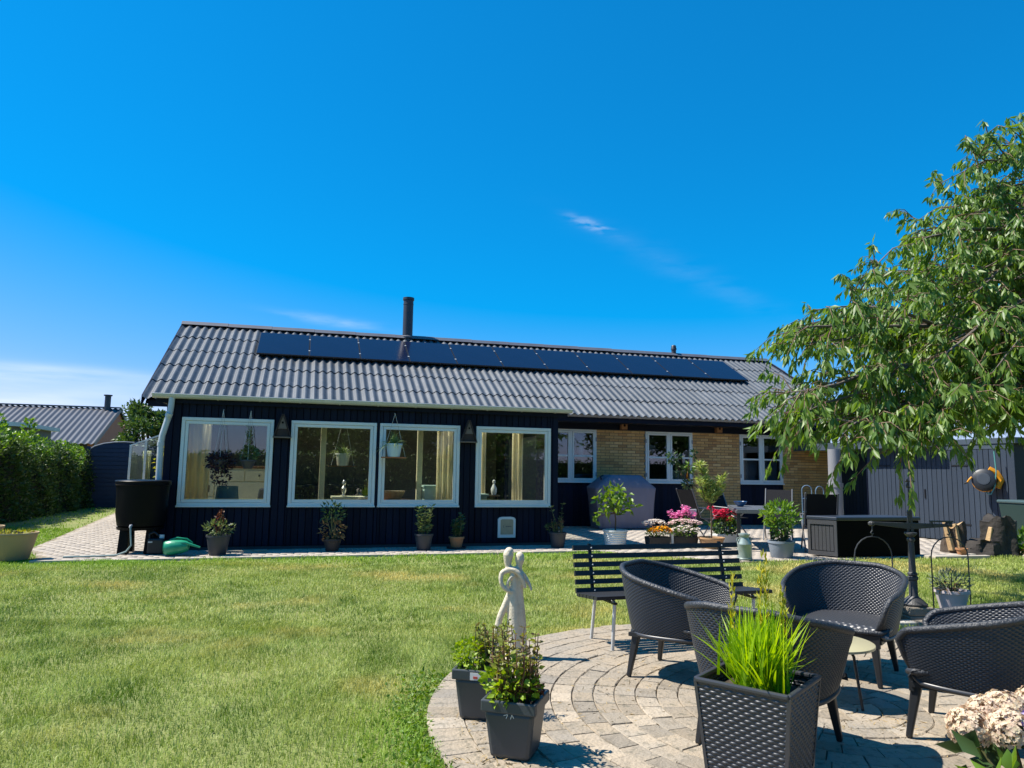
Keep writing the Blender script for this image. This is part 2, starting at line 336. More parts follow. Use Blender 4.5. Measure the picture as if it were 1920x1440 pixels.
# ---------------------------------------------------------------- grass
def grass_mat():
    m = bpy.data.materials.new('grass_blade'); m.use_nodes = True; t = m.node_tree; n = t.nodes; l = t.links; p = n['Principled BSDF']
    p.inputs['Roughness'].default_value = 0.5; p.inputs['Specular IOR Level'].default_value = 0.35
    g = n.new('ShaderNodeNewGeometry')
    def noi(sc_, lo, hi, det=4):
        x = n.new('ShaderNodeTexNoise'); x.inputs['Scale'].default_value = sc_; x.inputs['Detail'].default_value = det; l.new(g.outputs['Position'], x.inputs[0])
        r_ = n.new('ShaderNodeMapRange'); r_.inputs[1].default_value = lo; r_.inputs[2].default_value = hi; l.new(x.outputs[0], r_.inputs[0]); return r_.outputs[0]
    def mixc(f, a, b):
        x = n.new('ShaderNodeMix'); x.data_type = 'RGBA'
        for q, s_ in ((f, 'Factor'), (a, 6), (b, 7)):
            if isinstance(q, tuple): x.inputs[s_].default_value = (*q, 1)
            else: l.new(q, x.inputs[s_])
        return x.outputs[2]
    def mul(a, b):
        x = n.new('ShaderNodeMath'); x.operation = 'MULTIPLY'
        for i, q in enumerate((a, b)):
            if isinstance(q, float): x.inputs[i].default_value = q
            else: l.new(q, x.inputs[i])
        return x.outputs[0]
    c = mixc(noi(0.7, .42, .58, 7), (0.128, 0.222, 0.020), (0.32, 0.39, 0.062))
    c = mixc(noi(2.6, .40, .68), c, (0.41, 0.50, 0.13))
    rnd = n.new('ShaderNodeMapRange'); rnd.inputs[1].default_value = 0.45; rnd.inputs[2].default_value = 1.0; rnd.inputs[4].default_value = 0.82; l.new(g.outputs['Random Per Island'], rnd.inputs[0])
    c = mixc(mul(rnd.outputs[0], noi(0.9, .40, .72)), c, (0.76, 0.70, 0.27))
    c = mixc(mul(noi(0.6, .53, .64, 6), 0.85), c, (0.66, 0.54, 0.17))
    # lush strips: beside the house path and around the patio rim (watered ground)
    sx = n.new('ShaderNodeSeparateXYZ'); l.new(g.outputs['Position'], sx.inputs[0])
    st = n.new('ShaderNodeMapRange'); st.inputs[1].default_value = 10.5; st.inputs[2].default_value = 11.4; l.new(sx.outputs[1], st.inputs[0])
    c = mixc(mul(st.outputs[0], 0.85), c, (0.24, 0.42, 0.03))
    v = n.new('ShaderNodeVectorMath'); v.operation = 'DISTANCE'; l.new(g.outputs['Position'], v.inputs[0]); v.inputs[1].default_value = (PC[0], PC[1], 0)
    rr = n.new('ShaderNodeMapRange'); rr.inputs[1].default_value = PR+0.55; rr.inputs[2].default_value = PR+0.1; l.new(v.outputs['Value'], rr.inputs[0])
    lw = n.new('ShaderNodeMapRange'); lw.inputs[1].default_value = 5.0; lw.inputs[2].default_value = 4.0; l.new(sx.outputs[1], lw.inputs[0])
    c = mixc(mul(mul(rr.outputs[0], lw.outputs[0]), 0.85), c, (0.24, 0.42, 0.03))
    l.new(c, p.inputs['Base Color'])
    tr = n.new('ShaderNodeBsdfTranslucent'); l.new(c, tr.inputs[0]); ms = n.new('ShaderNodeMixShader'); ms.inputs[0].default_value = 0.35
    l.new(p.outputs[0], ms.inputs[1]); l.new(tr.outputs[0], ms.inputs[2]); l.new(ms.outputs[0], n['Material Output'].inputs[0])
    return m
m_grass = grass_mat()
def scatter(n, dmin, dmax):
    """ground points in front of the viewpoint, clear of patio and paving"""
    d = np.sqrt(rng.uniform(dmin**2, dmax**2, n)); s_ = rng.uniform(-1.15, 0.95, n)
    P = np.stack([d*fh.x + d*s_*rt.x, d*fh.y + d*s_*rt.y], 1)
    k = (np.hypot(P[:, 0]-PC[0], P[:, 1]-PC[1]) > PR+rng.uniform(-.035, .05, n)) & ~in_poly(P[:, 0], P[:, 1]+rng.uniform(-.05, .03, n), PATH)
    k &= ~((P[:, 1] > 12.9) & (P[:, 0] > -3.0)) & (P[:, 0] > -6.6)
    return P[k]
def blades(P, lo, hi, w):
    n = len(P); h = rng.uniform(lo, hi, n)*(0.75+0.5*np.sin(P[:, 0]*2.1+1.3*np.sin(P[:, 1]*1.7))**2); a = rng.uniform(0, 2*math.pi, n); lean = rng.uniform(0.25, 1.25, n)
    T = np.stack([np.cos(a), np.sin(a), np.zeros(n)], 1); a2 = rng.uniform(0, 2*math.pi, n); S = np.stack([np.cos(a2), np.sin(a2), np.zeros(n)], 1)*(w*rng.uniform(.7, 1.3, n))[:, None]*0.5
    B = np.stack([P[:, 0], P[:, 1], np.zeros(n)], 1); Z = np.array([0, 0, 1.])
    mid = B + Z*(h*0.6)[:, None] + T*(h*lean*0.25)[:, None]; tip = B + Z*(h*(1-0.28*lean))[:, None] + T*(h*lean*0.85)[:, None]
    V = np.stack([B-S, B+S, mid+S*.8, mid-S*.8, tip], 1).reshape(-1, 3); k = np.arange(n)[:, None]*5
    F = np.concatenate([k+np.array([q]) for q in ((0, 1, 2), (0, 2, 3), (3, 2, 4))]); return V, F
PA = scatter(185000, 3.0, 6.6); PB = scatter(180000, 6.3, 10.5); PD = scatter(140000, 10.2, 15.5); PE = scatter(26000, 15.0, 27.0)
G1 = cat([blades(PA, .03, .06, .0040), blades(PB, .032, .06, .0062), blades(PD, .035, .06, .010), blades(PE, .04, .07, .018)])
tag(np_mesh('lawn_grass', G1[0], G1[1], m_grass), 'sunlit patchy green and straw lawn grass', 'grass', kind='stuff')
# weeds creeping over the patio rim
m_weed = mat('weed_leaf', (0.17, 0.28, 0.03), 0.5, island=0.9, col2=(0.10, 0.19, 0.03), trans=0.3)
aw = rng.uniform(R(150), R(232), 2400); rw = PR + np.abs(rng.normal(0, .15, 2400)) - .02
Pw = np.stack([PC[0]+rw*np.cos(aw), PC[1]+rw*np.sin(aw), rng.uniform(.005, .03, 2400)], 1); Dw = rng.normal(size=(2400, 3)); Dw[:, 2] = np.abs(Dw[:, 2])*.6+.1
Wv, Wf = leaves(Pw, Dw, rng.uniform(.015, .04, 2400), rng.uniform(.010, .022, 2400))
tag(np_mesh('clover_weeds', Wv, Wf, m_weed), 'bright green clover and weeds creeping along the patio rim', 'weeds', kind='stuff')
m_dry = mat('dry_tuft', (0.42, 0.30, 0.14), 0.8, island=0.8, col2=(0.30, 0.22, 0.10))
Pd = []
for (x, y, s_, k_) in ((0.93, 4.0, .10, 70), (1.0, 3.75, .14, 110), (0.92, 3.45, .10, 60), (3.0, 3.35, .16, 90), (3.3, 3.4, .07, 40), (2.0, 4.35, .18, 70), (1.6, 4.0, .15, 50), (2.3, 4.9, .2, 60)):
    Pd.append(np.stack([x+rng.normal(0, s_, k_), y+rng.normal(0, s_, k_), np.full(k_, .03)], 1))
Pd = np.concatenate(Pd); Dd = rng.normal(size=Pd.shape); Dd[:, 2] = np.abs(Dd[:, 2])*.25+.03
Wv, Wf = leaves(Pd, Dd, rng.uniform(.02, .05, len(Pd)), .006)
tag(np_mesh('dry_litter', Wv, Wf, m_dry), 'dry straw litter in the patio joints', 'litter', kind='stuff')

# ================================================================ HOUSE
HL = (5.7, 17.0, 0.0)
house = thing('house', 'dark navy bungalow with corrugated grey roof and glazed sunroom', 'house', HL)
HO = (-HL[0], -HL[1], -HL[2])
m_navy = mat('navy_board', (0.0045, 0.0075, 0.020), 0.6, orand=.3, var=0.5, vs=4, spec=0.15, col2=(0.007, 0.011, 0.027), bump=0.15, bs=30, stretch=(6, 6, 0.6))
m_navy_dark = mat('navy_shadow_gap', (0.003, 0.004, 0.010), 0.8, spec=0.1)
m_frame = mat('window_paint', (0.74, 0.76, 0.74), 0.4, var=0.25, vs=8, col2=(0.62, 0.65, 0.64), bump=0.05)
m_gutter = mat('zinc_gutter', (0.55, 0.58, 0.58), 0.45, metal=0.25, var=0.5, vs=5, col2=(0.40, 0.44, 0.45))
m_gutter_d = mat('grey_gutter', (0.30, 0.31, 0.35), 0.5, metal=0.1, var=0.4, vs=5)
m_glass = glass_mat('window_glass', tint=(0.94, 0.96, 0.94), boost=0.035)
m_glass_d = glass_mat('dark_window_glass', tint=(0.75, 0.8, 0.82), boost=0.04)
m_brick = mat('yellow_brick', (0.66, 0.38, 0.145), 0.85, orand=.14, var=0.6, vs=12, col2=(0.50, 0.28, 0.105), bump=0.5, bs=90)
m_brick2 = mat('yellow_brick_pale', (0.74, 0.46, 0.20), 0.85, orand=.14, var=0.6, vs=12, col2=(0.58, 0.35, 0.14), bump=0.5, bs=90)
m_brick3 = mat('yellow_brick_brown', (0.52, 0.28, 0.11), 0.85, orand=.14, var=0.6, vs=12, col2=(0.42, 0.22, 0.085), bump=0.5, bs=90)
m_mortar = mat('mortar', (0.17, 0.14, 0.10), 0.95, bump=0.3, bs=150)
def hpart(b, name, m, **k): return b.build(name, m, house, loc=HO, **k)

# --- sunroom wall of vertical boards with four big windows
EX0, EX1, EY, EZ = -2.22, 4.62, 12.94, 2.44
WIN = [(-1.975, -0.526), (-0.245, 1.205), (1.262, 2.710), (3.012, 4.460)]; WZ0, WZ1 = 0.722, 2.178
back = MB(); xs_ = [EX0]
for a, b in WIN: xs_ += [a, b]
xs_.append(EX1)
for i in range(0, len(xs_), 2): back.box(xs_[i], xs_[i+1], EY+0.015, EY+0.12, 0.06, EZ)
for a, b in WIN: back.box(a, b, EY+0.015, EY+0.12, 0.06, WZ0); back.box(a, b, EY+0.015, EY+0.12, WZ1, EZ)
swall = hpart(back, 'sunroom_wall', m_navy_dark)
bw = 0.1140; nb = int(round((EX1-EX0)/bw)); bw = (EX1-EX0)/nb; cache = {}
def board(x0, x1, z0, z1, q):
    key = (round(x1-x0, 3), round(z1-z0, 3))
    if key not in cache: cache[key] = MB().hexa([(0.004, 0, 0), (key[0]-.004, 0, 0), (key[0], .016, 0), (0, .016, 0), (0.004, 0, key[1]), (key[0]-.004, 0, key[1]), (key[0], .016, key[1]), (0, .016, key[1])]).mesh('board', m_navy)
    o = bpy.data.objects.new('board', cache[key]); C.objects.link(o); o.parent = swall; o.location = (x0, EY - 0.002*q, z0)
for i in range(nb):
    a, b = EX0+i*bw+.003, EX0+(i+1)*bw-.003; q = rng.uniform(0, 1)
    segs = [(a, b, 0.07, EZ)]
    for (w0, w1) in WIN:
        ns = []
        for (s0, s1, z0, z1) in segs:
            if s1 <= w0 or s0 >= w1: ns.append((s0, s1, z0, z1)); continue
            if s0 < w0-.01: ns.append((s0, w0-.002, z0, z1))
            if s1 > w1+.01: ns.append((w1+.002, s1, z0, z1))
            c0, c1 = max(s0, w0), min(s1, w1)
            if z0 < WZ0: ns.append((c0, c1, z0, WZ0-.002))
            if z1 > WZ1: ns.append((c0, c1, WZ1+.002, z1))
        segs = ns
    for s_ in segs:
        if s_[1]-s_[0] > .012: board(*s_, q)
hpart(MB().box(EX0+.02, EX1-.02, EY+.02, EY+.14, 0.0, 0.068), 'plinth', mat('plinth', (0.06, 0.065, 0.075), 0.9, var=.4, vs=6))
def big_window(x0, x1, z0, z1, y):
    fr = MB(); t = 0.055
    fr.box(x0, x1, y-.03, y+.07, z0, z0+t).box(x0, x1, y-.03, y+.07, z1-t, z1).box(x0, x0+t, y-.03, y+.07, z0+t, z1-t).box(x1-t, x1, y-.03, y+.07, z0+t, z1-t)
    f = hpart(fr, 'window', m_frame, bevel=0.006)
    s_ = MB(); i0, i1, k0, k1 = x0+t+.004, x1-t-.004, z0+t+.004, z1-t-.004; q = 0.05
    s_.box(i0, i1, y-.018, y+.05, k0, k0+q).box(i0, i1, y-.018, y+.05, k1-q, k1).box(i0, i0+q, y-.018, y+.05, k0+q, k1-q).box(i1-q, i1, y-.018, y+.05, k0+q, k1-q)
    s_.build('sash', m_frame, f, bevel=0.005)
    MB().box(i0+q-.005, i1-q+.005, y+.012, y+.018, k0+q-.005, k1-q+.005).build('pane', m_glass, f)
    MB().box(x0-.01, x1+.01, y-.055, y-.032, z0-.016, z0+.012).build('sill', m_frame, f, bevel=0.003)
    return f
for a, b in WIN: big_window(a, b, WZ0, WZ1, EY)
# sunroom shell: side walls, ceiling, floor, flat roof
sh = MB()
sh.box(EX0, EX0+.1, EY+.12, 13.5, .0, EZ).box(EX0, EX0+.1, 16.8, 17.2, .0, EZ).box(EX0, EX0+.1, 13.5, 16.8, .0, .5).box(EX0, EX0+.1, 13.5, 16.8, 2.25, EZ)
hpart(sh, 'sunroom_side_wall', m_navy)
MBs = MB()
for yy in (13.5, 14.55, 15.65, 16.7): MBs.box(EX0+.02, EX0+.08, yy, yy+.1, .5, 2.25)
hpart(MBs, 'side_window_frame', mat('cream_paint', (0.72, 0.66, 0.42), 0.5, var=.2, vs=6))
hpart(MB().box(EX1-.1, EX1, EY+.12, 14.0, 0, EZ).box(EX1-.1, EX1, 14.0, 16.4, 2.1, EZ).box(EX1-.1, EX1, 16.4, 17.2, 0, EZ), 'sunroom_end_wall', m_navy)
hpart(MB().box(EX0+.3, 4.2, 13.2, 16.6, 2.505, 2.512), 'added_skylight', m_glass)  # unseen roof glass, added so sunlight brightens the room
hpart(MB().box(EX0+.1, EX1-.1, EY+.12, 13.2, 2.32, 2.36).box(EX0+.1, EX0+.3, 13.2, 16.6, 2.32, 2.36).box(4.2, EX1-.1, 13.2, 16.6, 2.32, 2.36).box(EX0+.1, EX1-.1, 16.6, 17.19, 2.32, 2.36), 'ceiling', mat('ceiling_paint', (0.80, 0.78, 0.68), 0.8, var=.2, vs=2))
hpart(MB().box(EX0+.1, EX1-.1, EY+.12, 17.19, 0.04, 0.06), 'floor', mat('interior_tiles', (0.50, 0.43, 0.33), 0.5, var=.5, vs=3))
hpart(MB().box(EX0-.16, EX1+.16, 12.897, 13.2, 2.442, 2.54).box(EX0-.16, EX0+.3, 13.2, 16.6, 2.442, 2.54).box(4.2, EX1+.16, 13.2, 16.6, 2.442, 2.54).box(-.95, -.89, 13.2, 16.6, 2.44, 2.5).box(.1, .16, 13.2, 16.6, 2.44, 2.5).box(1.15, 1.21, 13.2, 16.6, 2.44, 2.5).box(2.2, 2.26, 13.2, 16.6, 2.44, 2.5).box(3.2, 3.26, 13.2, 16.6, 2.44, 2.5).box(EX0-.16, EX1+.16, 16.6, 17.1, 2.442, 2.54), 'sunroom_roof', mat('roof_felt', (0.05, 0.05, 0.055), 0.9, var=.4))
hpart(MB().box(EX0-.16, EX1+.16, 12.872, 12.895, 2.40, 2.56), 'fascia', m_navy)
def gutter(x0, x1, y, z, r_, m, n_br, name='gutter'):
    pr = [(y + r_*math.cos(t), z + r_*math.sin(t)) for t in [math.pi+math.pi*i/10 for i in range(11)]]; pi_ = [(y + (r_-.006)*math.cos(t), z + (r_-.006)*math.sin(t)) for t in [math.pi+math.pi*i/10 for i in range(10, -1, -1)]]
    b = MB(); poly = pr+pi_; b.prismx(poly, x0, x1); b.tube([(x0, y-r_, z), (x1, y-r_, z)], .009, 8)
    b.prismx([(y + r_*math.cos(t), z + r_*math.sin(t)) for t in [math.pi+math.pi*i/10 for i in range(11)]], x1-.004, x1+.004)
    g = hpart(b, name, m)
    for i in range(n_br):
        x = x0 + (i+.5)*(x1-x0)/n_br; q = MB().prismx([(y + (r_+.007)*math.cos(t), z + (r_+.007)*math.sin(t)) for t in [math.pi+math.pi*k_/10 for k_ in range(11)]]+[(y + r_*math.cos(t), z + r_*math.sin(t)) for t in [math.pi+math.pi*k_/10 for k_ in range(10, -1, -1)]], x-.014, x+.014)
        q.build('bracket', m, g)
    return g
gutter(-2.42, 4.83, 12.80, 2.535, 0.068, m_gutter, 11)
dp = MB(); dp.tube([(-2.13, 12.80, 2.48), (-2.135, 12.80, 2.33), (-2.15, 12.80, 2.22), (-2.235, 12.80, 1.86), (-2.25, 12.80, 1.72), (-2.24, 12.78, 1.08)], .048, 12)
d = hpart(dp, 'downpipe', m_gutter, smooth='auto')
for z in (1.72, 2.25): MB().tube([(-2.25 if z < 2 else -2.143, 12.80 if z < 2 else 12.755, z-.03), (-2.25 if z < 2 else -2.16, 12.80 if z < 2 else 12.765, z+.03 if z < 2 else z-.08)], .054, 12).build('pipe_collar', m_gutter, d)

# --- main wall: yellow brick piers between windows
MY = 17.2; MWIN = [(5.78, 7.17), (8.55, 9.925), (11.365, 12.715)]; MZ0, MZ1 = 1.115, 2.448; MXE = 14.33
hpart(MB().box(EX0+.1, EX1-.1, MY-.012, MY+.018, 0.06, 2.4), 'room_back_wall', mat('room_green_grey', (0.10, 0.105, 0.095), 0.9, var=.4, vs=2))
mw = MB(); mw.box(-2.9, 5.7, MY+.02, MY+.3, 0, 2.75)
piers = [(7.175, 8.545), (9.93, 11.36), (12.72, MXE)]
for a, b in piers: mw.box(a, b, MY+.012, MY+.3, 0, 2.46)
mw.box(MXE-.25, MXE-.001, MY+.3, 24, 0, 2.6)
mwall = hpart(mw, 'wall', m_mortar)
bl, bh, jt = 0.232, 0.0615, 0.012; bmesh_ = {}
def brick_mesh(L, k_):
    key = (round(L, 3), k_)
    if key not in bmesh_: bmesh_[key] = MB().hexa([(0, 0, 0), (L, 0, 0), (L, .05, 0), (0, .05, 0), (0, 0, bh), (L, 0, bh), (L, .05, bh), (0, .05, bh)]).mesh('brick', (m_brick, m_brick2, m_brick3)[k_])
    return bmesh_[key]
blist = []
for pi2, (a, b) in enumerate(piers):
    row = 0; z = 0.03
    while z < 2.40:
        x = a + (0 if row % 2 == 0 else -0.122)
        while x < b-.02:
            x0, x1 = max(x, a), min(x+bl, b)
            if x1-x0 > 0.03:
                lowvis = (1.15, 0.62, 0.75)[pi2]; pr_ = z - lowvis if z > lowvis else -9+z
                if pi2 == 2 and x1 > 14.0: pr_ -= 3
                blist.append((pr_, x0, x1, z, int(rng.choice([0, 0, 0, 1, 1, 2]))))
            x += bl+jt
        z += bh+jt; row += 1
blist.sort(key=lambda q: -q[0]); rest = MB()
for i, (pr_, x0, x1, z, k_) in enumerate(blist):
    y = MY - rng.uniform(0, .004)
    if i < 300:
        o = bpy.data.objects.new('brick', brick_mesh(x1-x0, k_)); C.objects.link(o); o.parent = mwall; o.location = (x0, y, z)
    else: rest.box(x0, x1, y, y+.05, z, z+bh)
tag(rest.build('brick_field', m_brick, mwall), kind='stuff')
pn = MB()
for a, b in MWIN: pn.box(a, b, MY+.03, MY+.2, 0.0, MZ0-.02)
hpart(pn, 'panel_base', m_navy_dark)
for a, b in MWIN:
    k = 11; wq = (b-a)/k
    for i in range(k): hpart(MB().box(a+i*wq+.002, a+(i+1)*wq-.002, MY+.012, MY+.03, 0.02, MZ0-.022), 'panel_board', m_navy)
def sash_window(x0, x1, z0, z1, y):
    t = .045; fr = MB()
    fr.box(x0, x1, y-.02, y+.08, z0, z0+t).box(x0, x1, y-.02, y+.08, z1-t, z1).box(x0, x0+t, y-.02, y+.08, z0+t, z1-t).box(x1-t, x1, y-.02, y+.08, z0+t, z1-t)
    xm = (x0+x1)/2; fr.box(xm-.03, xm+.03, y-.02, y+.08, z0+t, z1-t)
    f = hpart(fr, 'window', m_frame, bevel=.005)
    MB().box(x0-.01, x1+.01, y-.06, y-.022, z0-.02, z0+.012).build('sill', m_frame, f)
    for (a, b) in ((x0+t+.003, xm-.033), (xm+.033, x1-t-.003)):
        k0, k1 = z0+t+.003, z1-t-.003; q = .048; zm = (k0+k1)/2-.01; s_ = MB()
        s_.box(a, b, y-.03, y+.03, k0, k0+q).box(a, b, y-.03, y+.03, k1-q, k1).box(a, a+q, y-.03, y+.03, k0+q, k1-q).box(b-q, b, y-.03, y+.03, k0+q, k1-q).box(a+q, b-q, y-.025, y+.03, zm-.022, zm+.022)
        s_.build('sash', m_frame, f, bevel=.004)
        MB().box(a+q-.004, b-q+.004, y+.0, y+.005, k0+q-.004, zm-.02).build('pane', m_glass_d, f); MB().box(a+q-.004, b-q+.004, y+.0, y+.005, zm+.02, k1-q+.004).build('pane', m_glass_d, f)
    for zq in (z0+.2, z1-.25):
        for xq in (x0+.012, x1-.012): MB().box(xq-.012, xq+.012, y-.042, y-.02, zq-.05, zq+.05).build('hinge', m_gutter_d, f)
for a, b in MWIN: sash_window(a, b, MZ0, MZ1, MY)
# dim rooms behind the small windows
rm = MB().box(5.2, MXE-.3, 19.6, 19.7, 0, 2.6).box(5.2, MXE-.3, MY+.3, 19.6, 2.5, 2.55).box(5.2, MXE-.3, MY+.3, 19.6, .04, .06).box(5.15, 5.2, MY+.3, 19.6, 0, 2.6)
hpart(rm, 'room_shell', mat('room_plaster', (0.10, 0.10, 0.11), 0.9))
# soffit, frieze, gutter
hpart(MB().box(4.85, 14.68, 16.52, MY+.02, 2.60, 2.63).box(4.85, 14.68, MY-.012, MY+.012, 2.462, 2.60), 'soffit', m_navy)
hpart(MB().box(-3.2, 14.68, 16.50, 16.518, 2.60, 2.74), 'eave_board', m_navy)
gutter(4.9, 14.66, 16.43, 2.765, 0.062, m_gutter_d, 12)
# --- corrugated roof sheets
EVY, EVZ, RGY, RGZ = 16.36, 2.775, 20.6, 5.13
SL = math.hypot(RGY-EVY, RGZ-EVZ); sa = math.atan2(RGZ-EVZ, RGY-EVY); RX0, RX1 = -3.28, 14.70
m_roof = mat('fibre_cement_roof', (0.050, 0.060, 0.072), 0.45, orand=.14, var=0.7, vs=1.3, col2=(0.082, 0.092, 0.104), bump=0.12, bs=90, spec=0.6, dirt=((0.15, 0.15, 0.16), 5, 0.35))
m_under = mat('roof_under', (0.02, 0.022, 0.03), 0.9)
roof = hpart(MB().prismx([(EVY+.16, EVZ-.06), (RGY, RGZ-.075), (24.84, EVZ-.06), (24.84, EVZ-.10), (RGY, RGZ-.2), (EVY+.16, EVZ-.12)], RX0+.03, RX1-.03), 'roof', m_under)
PIT = 0.19; NW = 6; SW = PIT*NW; NR = 5; SHL = SL/NR
def sheet(nw):
    b = MB(); n = nw*8; vs = []; fs = []
    for (t, lift) in ((-0.055, 0.018), (SHL*0.5, 0.010), (SHL+.02, -0.004)):
        for k_ in range(n+1):
            x = k_*PIT/8; h = 0.026*math.cos(2*math.pi*x/PIT)
            vs.append((x, t*math.cos(sa) - math.sin(sa)*(h+lift), t*math.sin(sa) + math.cos(sa)*(h+lift)))
    m_ = len(vs)
    vs += [(x, y + .0, z - .010) for x, y, z in vs]
    for r_ in range(2):
        for k_ in range(n): a = r_*(n+1)+k_; fs.append((a, a+1, a+n+2, a+n+1))
    for r_ in range(2):
        for k_ in range(n): a = m_+r_*(n+1)+k_; fs.append((a, a+n+1, a+n+2, a+1))
    for k_ in range(n): fs.append((k_+1, k_, m_+k_, m_+k_+1))
    me = b.add(vs, fs).mesh('roof_sheet', m_roof); me.shade_smooth(); me.set_sharp_from_angle(angle=R(50)); return me
sm6 = sheet(6); ncol = int((RX1-RX0)/SW); last = int(round((RX1-RX0-ncol*SW)/PIT)); sml = sheet(max(1, last))
for r_ in range(NR):
    for c_ in range(ncol+(1 if last else 0)):
        o = bpy.data.objects.new('roof_sheet', sm6 if c_ < ncol else sml); C.objects.link(o); o.parent = roof
        t = r_*SHL; o.location = (RX0+c_*SW, EVY+t*math.cos(sa)+rng.normal()*.002, EVZ+t*math.sin(sa)+rng.normal()*.0015)
# far slope
fs_ = MB().add([(RX0, RGY, RGZ+.01), (RX1, RGY, RGZ+.01), (RX1, 24.84, EVZ-.02), (RX0, 24.84, EVZ-.02)], [(0, 1, 2, 3)]); fs_.build('far_slope', m_roof, roof)
rc = MB(); prof = [(-.17, -.085), (-.10, -.03), (-.05, .012), (0, .03), (.05, .012), (.10, -.03), (.17, -.085)]
vs = [(0, y, z) for y, z in prof]+[(1.16, y, z+.008) for y, z in prof]+[(0, y, z-.02) for y, z in prof]; rc.add(vs, [(i, i+1, i+8, i+7) for i in range(6)]+[(i+1, i, i+14, i+15) for i in range(6)])
m_ridge = mat('ridge_tile', (0.11, 0.115, 0.135), 0.5, var=.6, vs=2, col2=(0.07, 0.073, 0.09))
rcm = rc.mesh('ridge_tile', m_ridge)
for i in range(16):
    o = bpy.data.objects.new('ridge_tile', rcm); C.objects.link(o); o.parent = roof; o.location = (RX0-.03+i*1.124, RGY, RGZ+.055+rng.normal()*.003)
for x in (RX0-.012, RX1+.012):
    MB().hexa([(x-.012, EVY, EVZ-.16), (x+.012, EVY, EVZ-.16), (x+.012, RGY, RGZ-.16), (x-.012, RGY, RGZ-.16), (x-.012, EVY, EVZ+.045), (x+.012, EVY, EVZ+.045), (x+.012, RGY, RGZ+.045), (x-.012, RGY, RGZ+.045)]).build('barge_board', m_navy, roof)
# gable end left, set under the verge
hpart(MB().prismx([(MY, 0), (24, 0), (24, 2.75), (RGY, 4.9), (MY, 2.9)], -2.95, -2.9), 'gable_wall', m_navy)
# flue and vent
m_flue = mat('flue_steel', (0.045, 0.052, 0.07), 0.5, metal=.3, var=.4, vs=5)
ch = MB().lathe([(.17, 4.9), (.17, 5.14), (.145, 5.16), (.145, 6.12), (.152, 6.125), (.152, 6.14), (.145, 6.145), (.145, 6.25), (.165, 6.26), (.165, 6.33), (.13, 6.33), (.12, 6.1)], 20, (2.70, 20.62, 0)).build('chimney', m_flue, roof, smooth='auto')
MB().lathe([(.20, 5.13), (.20, 5.17), (.15, 5.20)], 20, (2.70, 20.62, 0)).build('flashing', m_ridge, roof)
MB().lathe([(.075, 5.1), (.075, 5.30), (.09, 5.31), (.09, 5.36), (.07, 5.40), (.085, 5.41), (.06, 5.46)], 14, (11.27, 20.6, 0)).build('vent_pipe', m_flue, roof, smooth='auto')
# cat flap
cf = hpart(MB().prismy([(3.452, .155), (3.788, .155), (3.788, .49), (3.76, .52), (3.70, .532), (3.54, .532), (3.48, .52), (3.452, .49)], EY-.03, EY+.01), 'cat_flap', m_frame, bevel=.006)
MB().prismy([(3.50, .215), (3.74, .215), (3.74, .475), (3.71, .488), (3.53, .488), (3.50, .475)], EY-.036, EY-.028).build('flap_panel', mat('smoked_flap', (0.42, 0.35, 0.24), 0.35, var=.3, vs=9), cf)
mk = MB()
for i, (w_, g_) in enumerate(((.014, .006), (.012, .006), (.015, .006), (.008, .006), (.014, .006), (.012, .0))):
    x = 3.597+sum((.014+.006, .012+.006, .015+.006, .008+.006, .014+.006)[:i]); mk.box(x, x+w_, EY-.0385, EY-.036, .352, .366)
mk.tube([(3.565+.012*math.cos(t), EY-.037, .357+.022*math.sin(t)) for t in [R(100+16*k_) for k_ in range(11)]], .003, 5)
mk.build('flap_logo', mat('logo_ink', (0.05, 0.05, 0.06), .6), cf)

# solar panels
m_cell = mat('solar_cell', (0.006, 0.010, 0.030), 0.16, var=.5, vs=2, col2=(0.008, 0.013, 0.036), spec=0.28)
m_black = mat('black_alu', (0.012, 0.013, 0.016), 0.45)
def onroof(x, s_, off): return Vector((x, EVY + s_*math.cos(sa) - off*math.sin(sa), EVZ + s_*math.sin(sa) + off*math.cos(sa)))
ordn = ['leftmost', 'second', 'third', 'fourth', 'fifth', 'sixth', 'seventh', 'eighth', 'ninth', 'tenth', 'rightmost']
px0, px1, ps0, ps1 = -1.28, 12.68, 2.66, 4.24; pw = (px1-px0)/11
pf = MB().box(0.006, pw-.006, 0, ps1-ps0, -.035, -.001).mesh('frame', m_black); pc_ = MB().box(.02, pw-.02, .014, ps1-ps0-.014, 0, .004).mesh('cell_sheet', m_cell)
cl = MB().box(-.02, .02, -.02, .02, 0, .012).mesh('clamp', m_gutter); rl = MB().box(0, pw, -.02, .02, -.08, -.036).mesh('rail', m_gutter)
for i in range(11):
    lab = ('%s solar panel of the row on the roof' % ordn[i]) if i in (0, 10) else '%s solar panel from the left in the roof row' % ordn[i]
    if i == 2: lab = 'third solar panel from the left, beneath the black flue'
    t = thing('solar_panel', lab, 'solar panel', onroof(px0+i*pw, ps0, .115), 0, 'solar panels on the corrugated roof'); t.rotation_euler = (sa, 0, 0)
    for nme, me, l_ in (('frame', pf, (0, 0, 0)), ('cell_sheet', pc_, (0, 0, 0)), ('rail', rl, (0, .35, 0)), ('rail', rl, (0, 1.2, 0))) + ((('clamp', cl, (pw, .35, -.003)), ('clamp', cl, (pw, 1.2, -.003))) if i < 10 else ()):
        o = bpy.data.objects.new(nme, me); C.objects.link(o); o.parent = t; o.location = l_

